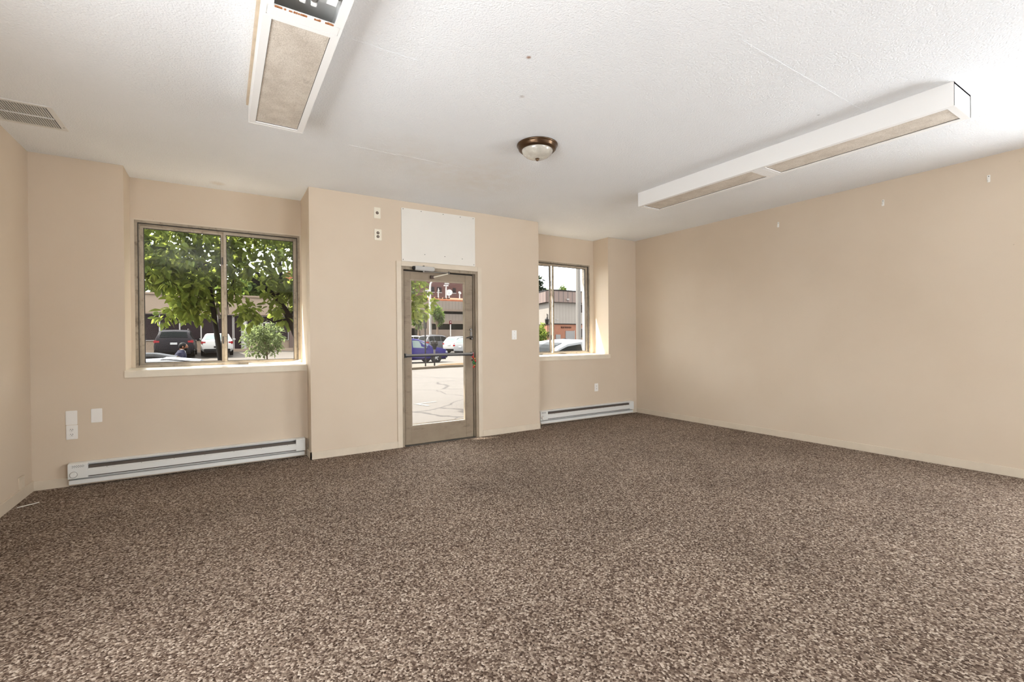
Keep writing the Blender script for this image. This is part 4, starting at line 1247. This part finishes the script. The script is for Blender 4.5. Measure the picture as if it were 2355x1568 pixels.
CL = [
(-0.24,7.09,2.72),(0.28,6.64,2.60),(-0.68,6.39,2.10),(1.64,6.59,2.64),(0.79,6.89,2.51),(-0.41,6.75,2.61),(1.92,7.07,2.81),(-0.00,6.74,1.86),(1.03,6.78,1.84),
(0.62,6.33,2.54),(0.56,6.85,2.79),(2.33,6.48,1.51),(2.19,6.38,2.03),(0.70,7.00,2.28),(0.99,6.66,2.23),(-0.42,6.37,2.25),(-0.10,6.89,2.01),(0.32,6.32,2.47),
(1.19,7.04,2.58),(0.03,7.01,2.00),(-0.73,6.76,2.40),(1.65,6.65,1.95),(-0.23,6.94,2.33),(-0.41,6.83,2.10),(-0.82,6.51,2.26),(2.50,6.55,1.69),(1.08,6.77,1.59),
(-0.05,6.66,2.51),(0.43,6.42,2.60),(-0.78,6.73,2.47),(1.72,6.60,2.40),(-0.06,6.79,2.68),(-0.29,6.39,2.62),(1.24,6.36,2.67),(-0.77,6.53,1.99),(-0.56,6.62,1.96),
(-0.21,6.67,2.17),(-0.83,7.01,2.15),(2.05,7.07,2.24),(-0.19,6.34,2.41),(-0.50,6.65,2.66),(2.10,6.22,1.87),(1.75,6.62,1.73),(0.08,6.52,1.79),(1.78,6.60,1.91),
(1.19,6.58,1.80),(2.50,6.51,1.89),(1.08,6.41,1.97),(2.26,7.04,2.15),(2.19,6.78,2.77),(1.35,7.05,2.50),(0.53,6.62,2.03),(-0.53,6.86,2.24),(1.63,6.54,2.10),
(0.78,6.55,2.28),(-0.25,7.09,2.10),(0.58,6.33,2.29),(-0.20,6.49,1.50),(1.25,6.46,1.92),(-0.63,6.33,2.44),(2.21,6.51,2.41),(0.88,6.47,2.32),(1.15,7.07,2.90),
(-0.42,7.07,1.82),(0.06,7.06,2.42),(0.96,6.86,2.14),(1.23,6.40,1.69),(0.00,6.65,2.46),(0.29,6.54,2.20),(1.96,6.95,2.62),(-0.38,6.66,1.96),(1.05,6.89,2.47),
(-0.51,7.07,2.47),(-0.45,6.75,1.59),(0.03,7.10,2.72),(2.18,6.79,1.80),(0.84,6.61,1.78),(1.42,6.39,2.02),(2.11,6.79,2.53),(-0.45,6.37,2.46),(-0.23,6.37,1.91),
(-0.41,7.08,1.56),(1.87,6.42,1.99),(2.19,6.33,2.50),(2.04,6.62,1.89),(0.60,6.36,1.98),(2.61,6.66,1.60),(0.58,6.91,2.71),(-0.03,6.43,2.18),(-0.04,7.06,1.78),
(1.67,6.90,2.36),(-0.18,7.08,2.07),(0.61,6.35,2.65),(0.10,6.53,2.10),(-0.39,6.43,1.68),(-0.38,6.50,2.42),(-0.83,6.91,2.28),(-0.60,6.66,2.44),(-0.49,6.34,2.00),
(2.04,6.94,1.73),(-0.27,6.52,2.39),(0.88,6.52,2.58),(0.20,6.37,2.08),(0.35,6.50,2.64),(2.36,7.07,2.29),(-0.38,6.61,2.33),(1.09,6.40,2.62),(2.27,6.21,1.64),
(-0.14,6.68,2.71),(-0.32,6.85,2.09),(-0.11,7.07,1.95),(0.59,6.87,1.86),(0.77,6.50,1.95),(0.46,6.58,2.33),(-0.02,6.48,2.29),(0.83,6.59,2.55),(0.27,6.52,2.44),
(0.28,6.80,2.74),(1.54,6.71,1.70),(0.33,6.42,1.51),(-0.55,6.53,1.47),(1.50,6.41,2.49),(-0.15,7.09,1.74),(2.24,6.30,1.73),(0.12,6.98,2.08),(1.21,6.38,2.50),
(0.90,6.63,2.48),(-0.70,6.40,2.56),(0.12,6.67,1.94),(1.44,6.85,2.30),(-0.62,6.90,2.56),(0.91,7.08,1.49),(1.37,6.42,2.63),(-0.30,6.57,1.68),(-0.56,6.95,2.54),
(-0.14,6.36,2.56),(0.68,7.00,2.15),(-0.45,6.56,1.99),(-0.41,6.85,2.21),(-0.12,6.75,2.15),(1.22,6.32,2.81),(0.62,6.74,2.50),(0.20,6.57,2.28),(0.69,6.82,1.66),
(0.39,6.81,2.47),(-0.61,6.61,1.89),(0.71,6.90,2.49),(0.13,6.53,2.37),(1.19,7.08,2.29),(0.71,6.80,1.86),(0.12,6.44,2.44),(1.16,6.46,2.09),(-0.60,6.45,1.98),
(0.53,6.79,2.19),(-0.21,6.51,1.58),(-0.69,6.52,1.87),(1.38,6.54,1.87),(2.35,6.58,2.09),(0.33,6.37,2.02),(-0.28,6.57,2.13),(-0.20,6.46,1.65),(-0.67,6.51,2.01),
(-0.47,6.31,1.87),(-0.14,6.56,2.32),(-0.80,6.43,2.44),(1.70,6.61,2.82),(1.09,6.41,2.32),(1.03,6.72,2.60),(-0.66,6.42,2.18),(-0.30,6.64,2.32),(-0.27,6.63,2.50),
(0.93,6.80,1.68),(-0.44,6.56,2.11),(0.79,7.05,2.84),(0.58,6.83,2.44),(1.94,6.45,2.70),(-0.81,6.61,2.16),(-0.20,6.62,2.36),(0.18,6.30,2.65),(0.92,6.76,2.23),
(1.52,6.56,1.85),(0.87,6.33,1.56),(0.84,6.58,1.90),(-0.76,6.61,1.87),(-0.15,6.85,2.56),(2.30,6.37,1.96),(1.03,6.77,2.95),(0.78,6.80,1.59),(-0.39,6.65,1.87),
(0.14,6.34,2.54),(-0.24,6.92,2.77),(1.98,6.37,2.19),(2.00,7.05,2.39),(0.84,6.66,2.40),(-0.32,6.53,2.22),(-0.63,6.74,2.31),(-0.83,6.59,2.57),(0.11,6.87,2.78),
(0.87,6.34,2.67),(0.13,6.55,2.26),(-0.63,6.98,2.15),(0.17,6.89,1.89),(-0.25,6.33,1.80),(1.47,6.46,2.16),(0.70,6.69,1.52),(0.27,6.31,2.29),(0.46,6.73,1.97),
(1.22,6.78,1.55),(-0.04,6.70,1.95),(1.26,6.39,2.09),(1.51,6.61,2.77),(-0.19,6.66,1.79),(0.32,6.56,1.60),(0.03,6.61,1.70),(0.23,7.08,2.60),(-0.56,6.90,2.64),
(-0.48,6.63,1.51),(-0.36,6.32,2.61),(-0.08,6.70,1.67),(0.94,6.34,1.96),(-0.69,7.03,2.74),(1.76,6.78,2.29),(0.66,6.89,1.59),(0.50,6.88,2.49),(0.77,6.99,2.08),
(0.05,6.56,2.51),(0.58,6.54,1.91),(2.18,6.41,1.72),(0.44,6.80,2.12),(2.52,6.26,1.73),(0.86,7.01,1.71),(0.02,7.09,2.10),(0.57,6.53,1.63),(0.70,6.70,1.95),
(0.23,6.34,1.53),(-0.10,6.68,1.82),(-0.70,6.70,2.30),(-0.34,6.47,1.73),(-0.61,6.41,2.13),(-0.24,6.53,1.73),(0.46,6.60,2.54),(-0.86,6.87,2.07),(-0.84,6.57,1.91),
(0.75,6.67,2.59),(-0.32,6.64,1.51),(-0.07,6.98,2.49),(0.94,6.68,1.76),(1.25,6.52,2.23),(0.21,6.82,1.96),(0.05,7.06,2.33),(0.19,6.80,2.23),(1.38,6.45,2.49),
(2.43,6.46,1.56),(-0.57,6.74,2.19),(-0.29,6.39,2.52),(0.27,6.38,2.09),(0.75,6.61,1.79),(2.35,6.34,1.81),(0.57,6.47,1.74),(0.45,6.88,2.82),(2.20,6.27,2.15),
(1.39,6.34,2.33),(0.27,6.54,1.45),(0.78,6.35,2.58),(2.56,6.59,2.10),(-0.30,6.44,1.94),(-0.56,6.39,2.60),(0.53,6.54,2.50),(1.85,6.93,2.09),(-0.74,6.49,2.15),
(-0.13,6.82,1.57),(-0.32,6.65,1.87),(-0.84,6.85,2.44),(1.29,6.38,1.57),(-0.55,6.84,2.38),(0.01,6.37,2.11),(0.69,6.61,2.35),(-0.34,6.32,2.09),(0.22,6.54,2.37),
(1.45,6.82,2.89),(2.41,6.47,2.13),(2.16,6.37,2.61),(0.21,6.48,2.61),(0.89,6.44,1.82),(1.03,6.92,1.48),(-0.74,6.68,2.54),(-0.72,7.06,2.67),(0.78,6.82,1.48),
(-0.82,6.98,2.38),(1.90,6.60,1.83),(-0.66,6.68,2.36),(0.03,6.76,2.77),(1.80,6.90,2.61),(-0.18,6.32,1.85),(2.34,6.62,1.86),(-0.46,6.84,1.87),(-0.14,6.57,2.40),
(-0.70,6.32,2.02),(-0.06,6.97,2.80),(-0.28,6.47,1.57),(0.72,7.04,2.61),(0.47,6.54,2.24),(-0.51,6.36,2.07),(1.06,6.39,1.69),(0.32,6.34,2.69),(0.71,6.93,1.77),
(2.24,6.49,2.33),(1.37,6.47,1.73),(0.61,6.76,2.19),(0.24,6.70,1.64),(2.21,6.31,1.58),(0.47,6.33,1.86),(2.38,6.30,1.98),(-0.36,6.54,1.60),(0.10,6.84,2.23),
(-0.33,6.51,2.48),(-0.54,6.77,2.29),(0.85,6.78,2.79),(-0.54,6.54,1.86),(0.88,6.99,1.57),(1.16,6.63,2.91),(-0.75,6.33,2.58),(-0.78,7.06,2.01)
]
bt = thing('street_tree', 'large leaved tree just outside the left window, its crown filling the panes', 'tree', (1.17, 6.7, -.13))
mb = MB()
for (x, y, z) in CL:
    crown(mb, (x, y, z), (.10, .15, .085), 21, .098, .056, .35)
for _ in range(46):  # unseen high leaf clusters, added to keep the sun off the door
    crown(mb, (rnd(-.7, .9), rnd(5.95, 6.8), rnd(4.3, 6.3)), (.35, .3, .3), 16, .16, .09, .5)
for _ in range(34):
    a = rnd(0, 2*PI)
    rr = rnd(0, 1)**.5
    p = (1.9+math.cos(a)*rr*1.5, 8.0+math.sin(a)*rr*1.0, 3.1+rnd(0, 1.7)*(1-rr*.6))
    crown(mb, p, (.35, .35, .25), 10, .15, .08, .5)
mb.build('foliage', X['leaf'], bt, True, fix=False)
tr = MB()
tr.tube([(1.182, 6.66, -0.14), (1.119, 6.779, 0.648), (0.985, 6.739, 1.042), (0.867, 6.700, 1.239), (0.780, 6.700, 1.460), (0.702, 6.700, 1.610), (0.623, 6.700, 1.736), (0.481, 6.684, 1.886), (0.315, 6.661, 1.988), (0.158, 6.621, 2.091), (0.000, 6.621, 2.225)], [0.087, 0.079, 0.067, 0.059, 0.049, 0.039, 0.035, 0.030, 0.022, 0.016, 0.009], 10)
tr.tube([(0.481, 6.684, 1.886), (0.410, 6.700, 2.051), (0.276, 6.700, 2.130)], [0.024, 0.016, 0.009], 8)
tr.tube([(0.780, 6.700, 1.460), (0.812, 6.700, 1.563), (0.867, 6.700, 1.602), (0.985, 6.700, 1.626), (1.182, 6.700, 1.752)], [0.032, 0.027, 0.022, 0.016, 0.011], 8)
tr.tube([(0.749, 6.700, 1.484), (0.646, 6.668, 1.460), (0.568, 6.621, 1.436), (0.473, 6.621, 1.500)], [0.017, 0.014, 0.011, 0.006], 6)
tr.tube([(1.064, 6.763, 0.885), (1.261, 6.858, 1.673), (1.498, 6.936, 2.304), (1.734, 7.015, 2.934)], [0.063, 0.051, 0.039, 0.024], 8)
tr.tube([(0.623, 6.700, 1.736), (0.670, 6.739, 2.067), (0.631, 6.779, 2.540), (0.473, 6.858, 2.934)], [0.024, 0.024, 0.020, 0.012], 8)
tr.tube([(0.158, 6.621, 2.091), (0.126, 6.621, 1.909), (0.063, 6.621, 1.791), (0.079, 6.621, 1.531)], [0.009, 0.008, 0.006, 0.003], 5)
tr.tube([(0.126, 6.621, 1.894), (0.158, 6.621, 1.712), (0.205, 6.621, 1.515)], [0.006, 0.005, 0.003], 5)
tr.tube([(0.000, 6.621, 2.225), (-0.236, 6.621, 2.067), (-0.434, 6.621, 1.791)], [0.009, 0.007, 0.004], 5)
tr.tube([(-0.236, 6.621, 2.067), (-0.197, 6.542, 1.752), (-0.236, 6.542, 1.515)], [0.006, 0.005, 0.003], 5)
tr.build('trunk', X['bark'], bt, True)

sh = thing('sapling', 'small round leafed shrub on a thin stem low in the left window', 'shrub', (.6, 7.7, -.13))
mb = MB()
bc = at(605, 777, 7.7)
for _ in range(150):
    d = rdir()
    k = random.random()**.4
    p = bc+Vector((d.x*.28, d.y*.26, d.z*.25))*k
    crown(mb, p, (.05, .05, .05), 9, .066, .022, .1)
for _ in range(14):
    p = bc+Vector((rnd(-.22, .17), rnd(-.1, .1), rnd(-.26, -.19)))
    crown(mb, p, (.03, .03, .02), 6, .05, .02, .5)
mb.build('foliage', X['leaf2'], sh, True, fix=False)
s = MB().tube([(bc.x+.05, 7.7, -.14), (bc.x+.06, 7.7, .7), (bc.x+.045, 7.7, bc.z-.2), (bc.x, 7.7, bc.z+.05)], [.014, .012, .010, .004], 7)
for dx, dz in ((-.14, -.16), (.13, -.14), (-.08, -.05), (.09, .0)):
    s.tube([(bc.x+.05, 7.7, bc.z-.26), (bc.x+dx, 7.7+dx*.3, bc.z+dz)], [.006, .003], 5)
s.build('stem', X['bark2'], sh, True)

def tree(name, label, c, rad, base, n, L, lm, bark='bark', group=None, tr_=.12, cl=26):
    o = thing(name, label, 'tree', base, group)
    mb = MB()
    for _ in range(cl):
        d = rdir()
        k = random.random()**.45*.85
        p = Vector(c)+Vector((d.x*rad[0], d.y*rad[1], d.z*rad[2]))*k
        crown(mb, p, (rad[0]*.3, rad[1]*.3, rad[2]*.22), n//cl, L, L*.5, .3)
    mb.build('foliage', X[lm], o, True, fix=False)
    s_ = MB().tube([base, Vector(base).lerp(Vector(c), .6), Vector(c)+Vector((0, 0, rad[2]*.5))], [tr_, tr_*.7, tr_*.25], 7)
    for sgn in (-1, 1):
        s_.tube([Vector(base).lerp(Vector(c), .6), Vector(c)+Vector((sgn*rad[0]*.5, 0, rad[2]*.2))], [tr_*.5, tr_*.15], 6)
    s_.build('trunk', X[bark], o, True)
    return o
def groundtree(name, label, u0, u1, v0, v1, Y, n, L, lm, zb, bark='bark2', group=None, tr_=.12, cl=26):
    a, b = at(u0, v1, Y), at(u1, v0, Y)
    c = (a+b)/2
    return tree(name, label, c, ((b.x-a.x)/2, (b.x-a.x)/2.4, (b.z-a.z)/2), (c.x, c.y, zb), n, L, lm, bark, group, tr_, cl)
groundtree('lot_tree', 'young tree left of the white lamp pole seen through the door', 947, 977, 712, 756, 52, 700, .34, 'leaf3', .2, tr_=.16)
groundtree('lot_tree', 'young tree right of the white lamp pole seen through the door', 989, 1022, 698, 752, 52, 800, .34, 'leaf3', .2, tr_=.18)
groundtree('backdrop_tree', 'broad green tree above the left half of the tan building', 296, 430, 560, 690, 72, 1500, 1.0, 'leaf3', 0, 'bark', 'trees beyond the tan building', .4, 40)
groundtree('backdrop_tree', 'broad green tree behind the middle of the tan building', 420, 520, 590, 692, 76, 1300, 1.0, 'leaf4', 0, 'bark', 'trees beyond the tan building', .4, 40)
groundtree('backdrop_tree', 'bright green tree above the tan roof right of the window divider', 505, 640, 636, 700, 70, 1500, .9, 'leaf3', 0, 'bark', 'trees beyond the tan building', .4, 40)
groundtree('backdrop_tree', 'dark evergreen at the right edge of the left window', 662, 712, 630, 690, 88, 1300, .9, 'leaf4', 0, 'bark', 'trees beyond the tan building', .4, 40)
groundtree('backdrop_tree', 'dark leafy tree above the warehouse left of the divider', 1205, 1255, 632, 690, 60, 900, .55, 'leaf4', 0, 'bark', 'trees beyond the warehouse', .3, 22)
groundtree('backdrop_tree', 'round green tree behind the warehouse roof right of the divider', 1282, 1307, 655, 690, 80, 700, .6, 'leaf3', 0, 'bark', 'trees beyond the warehouse', .3)
groundtree('backdrop_tree', 'low green tree over the warehouse corner behind the divider', 1240, 1276, 662, 690, 84, 600, .6, 'leaf3', 0, 'bark', 'trees beyond the warehouse', .3)
ib = T(1252, 768, 31)
groundtree('ivy_shrub', 'dense green shrub against the warehouse left of the divider', 1226, 1262, 742, 797, 37, 2300, .2, 'leaf', gz(ib.x, 37), 'bark', None, .1, 40)

# ------------------------------------------------------------------ the man in the suit
mx, my = -1.05, 16.0
mz = gz(mx, my)
man = thing('person', 'bearded person in a navy suit walking to the right behind the silver car', 'person', (mx, my, mz))
def skin(name, verts, edges, radii, m, parent, root=0, sub=2):
    me = bpy.data.meshes.new(name)
    me.from_pydata([Vector(v) for v in verts], edges, [])
    o = bpy.data.objects.new(name, me)
    col.objects.link(o)
    sk = o.modifiers.new('skin', 'SKIN')
    sk.use_smooth_shade = True
    lay = me.skin_vertices[0].data if me.skin_vertices else None
    if lay is None:
        bm = bmesh.new()
        bm.from_mesh(me)
        bm.verts.layers.skin.verify()
        bm.to_mesh(me)
        bm.free()
        lay = me.skin_vertices[0].data
    for i, r_ in enumerate(radii):
        lay[i].radius = r_ if isinstance(r_, tuple) else (r_, r_)
        lay[i].use_root = (i == root)
    ss = o.modifiers.new('sub', 'SUBSURF')
    ss.levels = sub
    ss.render_levels = sub
    me.materials.append(m)
    o.parent = parent
    return o
# faces +x, mid stride, leaning slightly forward; heights scale to about 1.67 m
V = [(0, 0, .86), (.02, 0, 1.02), (.05, 0, 1.22), (.08, 0, 1.37), (.10, 0, 1.44), (.125, 0, 1.50), (.15, 0, 1.56), (.15, 0, 1.615)]
R = [(.13, .10), (.12, .10), (.12, .09), (.08, .07), .052, (.075, .082), (.078, .09), (.05, .06)]
E_ = [(0, 1), (1, 2), (2, 3), (3, 4), (4, 5), (5, 6), (6, 7)]
def limb(start, pts, rs):
    i = start
    for p, r_ in zip(pts, rs):
        V.append(p)
        R.append(r_)
        E_.append((i, len(V)-1))
        i = len(V)-1
    return i
for s, kx, ax in ((1, .20, -.12), (-1, -.14, .18)):
    limb(0, [(.0, s*.09, .80), (kx*.75, s*.1, .46), (kx*1.0 - (.0 if s > 0 else .22), s*.1, .09), (kx*1.0+.10 - (.0 if s > 0 else .22), s*.1, .04)], [.082, .058, .04, .035])
    wr = limb(3, [(.07, s*.17, 1.34), (.05+ax*.4, s*.22, 1.1), (.12+ax*1.0, s*.21, .88), (.15+ax*1.05, s*.205, .81)], [.036, .034, .028, .025])
    bx, by, bz = V[wr]
    for k in range(4):
        limb(wr, [(bx+.012-.012*k+.004, by-s*.004, bz-.045), (bx+.016-.012*k, by-s*.012, bz-.075+.004*k)], [.0085, .007])
    limb(wr, [(bx+.03, by-s*.01, bz-.02), (bx+.036, by-s*.014, bz-.045)], [.009, .008])
body = skin('body', V, E_, R, X['skin'], man)
jk = MB()
pr_ = None
for x, z, rx, ry in ((.0, .80, .15, .19), (.01, .9, .145, .185), (.02, 1.02, .14, .175), (.05, 1.2, .155, .20), (.07, 1.3, .15, .215), (.082, 1.365, .125, .20), (.09, 1.41, .10, .145), (.095, 1.45, .082, .095), (.098, 1.465, .07, .08)):
    rg = [jk.bm.verts.new((mx+x+rx*math.cos(2*PI*k/20), my+ry*math.sin(2*PI*k/20), mz+z)) for k in range(20)]
    if pr_:
        for k in range(20):
            jk.bm.faces.new((pr_[k], pr_[(k+1) % 20], rg[(k+1) % 20], rg[k]))
    pr_ = rg
for s, ax in ((1, -.12), (-1, .18)):
    P_ = [(.075, s*.14, 1.38), (.072, s*.185, 1.345), (.068, s*.212, 1.27), (.05+ax*.4, s*.228, 1.1), (.12+ax*.95, s*.216, .90)]
    jk.tube([(mx+a_, my+b_, mz+c_) for a_, b_, c_ in P_], [.062, .088, .088, .072, .052], 14)
jk.build('suit_jacket', X['suit'], man, True)
tv = [(0, 0, .88)]
tr2 = [(.14, .115)]
te = []
for s, kx in ((1, .20), (-1, -.14)):
    i = 0
    for p, r_ in (((.0, s*.09, .79), .098), ((kx*.75, s*.1, .46), .075), ((kx - (0 if s > 0 else .22), s*.1, .11), .058)):
        tv.append(p)
        tr2.append(r_)
        te.append((i, len(tv)-1))
        i = len(tv)-1
    MB().box((mx+kx-(0 if s > 0 else .22)-.06, my+s*.1-.045, mz), (mx+kx-(0 if s > 0 else .22)+.2, my+s*.1+.045, mz+.09), .03).build('shoe', X['shoe'], man, True)
skin('trousers', tv, te, tr2, X['suit'], man)
def mp(x, y, z): return Vector((mx+x, my+y, mz+z))
MB().ball(mp(.128, 0, 1.575), .1, (.98, .86, 1.02), 16).build('hair', X['hair'], man, True)
fc = MB().ball(mp(.176, 0, 1.548), .078, (.95, .85, 1.15), 16)
fc.ball(mp(.247, 0, 1.545), .014, (.9, .8, 1.5), 8)
fc.build('face', X['skin'], man, True)
MB().ball(mp(.185, 0, 1.498), .074, (.95, .88, .8), 14).build('beard', X['hair'], man, True)
ey = MB()
for s in (-1, 1):
    ey.ball(mp(.238, s*.03, 1.568), .009, (.6, 1, .7), seg=8)
ey.build('eyes', X['hair'], man, True)
er = MB()
for s in (-1, 1):
    er.ball(mp(.135, s*.086, 1.545), .028, (.7, .35, 1.1), 8)
er.build('ears', X['skin'], man, True)
MB().tube([mp(.095, 0, 1.485), mp(.115, 0, 1.455), mp(.15, -.01, 1.41), mp(.175, -.02, 1.36)], [.064, .07, .048, .03], 10).build('shirt', X['shirt'], man, True)

# ================================================================== LIGHT
w = bpy.data.worlds.new('bright hazy sky')
scene.world = w
w.use_nodes = True
bg = w.node_tree.nodes['Background']
tc = w.node_tree.nodes.new('ShaderNodeTexCoord')
nz = w.node_tree.nodes.new('ShaderNodeTexNoise')
nz.inputs['Scale'].default_value = 2.5
nz.inputs['Detail'].default_value = 5
rp = w.node_tree.nodes.new('ShaderNodeValToRGB')
rp.color_ramp.elements[0].position = .35
rp.color_ramp.elements[0].color = (.86, .9, .96, 1)
rp.color_ramp.elements[1].position = .62
rp.color_ramp.elements[1].color = (1, .995, .985, 1)
w.node_tree.links.new(tc.outputs['Generated'], nz.inputs['Vector'])
w.node_tree.links.new(nz.outputs['Fac'], rp.inputs['Fac'])
w.node_tree.links.new(rp.outputs['Color'], bg.inputs['Color'])
bg.inputs['Strength'].default_value = 8.6

def lamp(name, kind, loc, energy, color=(1, 1, 1), **k):
    d_ = bpy.data.lights.new(name, kind)
    d_.energy = energy
    d_.color = color
    for a_, b_ in k.items():
        setattr(d_, a_, b_)
    o_ = bpy.data.objects.new(name, d_)
    col.objects.link(o_)
    o_.location = loc
    return o_
sun = lamp('sun', 'SUN', (0, 20, 30), 27.0, (1, .95, .87), angle=.02)
sun.rotation_euler = Vector((.52, -.27, -.81)).to_track_quat('-Z', 'Y').to_euler()
for i, (a, b) in enumerate(RW):  # fill light added just inside the made-up rear window
    o = lamp('rear_fill_light', 'AREA', ((a+b)/2, YBACK+.02, (ZR0+ZR1)/2), 86, (.885, .94, 1), shape='RECTANGLE', size=b-a-.1, size_y=ZR1-ZR0-.1)
    o.rotation_euler = (PI/2, 0, 0)

o = lamp('side_fill_light', 'AREA', (XL+.02, (LY0+LY1)/2, (LZ0+LZ1)/2), 48, (.885, .94, 1), shape='RECTANGLE', size=LZ1-LZ0-.1, size_y=LY1-LY0-.1)  # fill light added at the unseen left side window
o.rotation_euler = (0, -PI/2, 0)
o = lamp('side_fill_light', 'AREA', (XR-.02, (SY0+SY1)/2, (SZ0+SZ1)/2), 58, (.885, .94, 1), shape='RECTANGLE', size=SZ1-SZ0-.1, size_y=SY1-SY0-.1)  # matching added fill at the unseen right side window
o.rotation_euler = (0, PI/2, 0)
fl_ = lamp('added_uplight', 'SPOT', (.2, .9, .2), 42, (.885, .94, 1), spot_size=math.radians(158), spot_blend=.35, shadow_soft_size=.2)  # bare upward spot without a body, added to brighten the ceiling
fl_.rotation_euler = (PI, 0, 0)

vs = scene.view_settings
vs.view_transform = 'Standard'
vs.look = 'None'
vs.gamma = 1
vs.exposure = .08
vs.use_curve_mapping = False
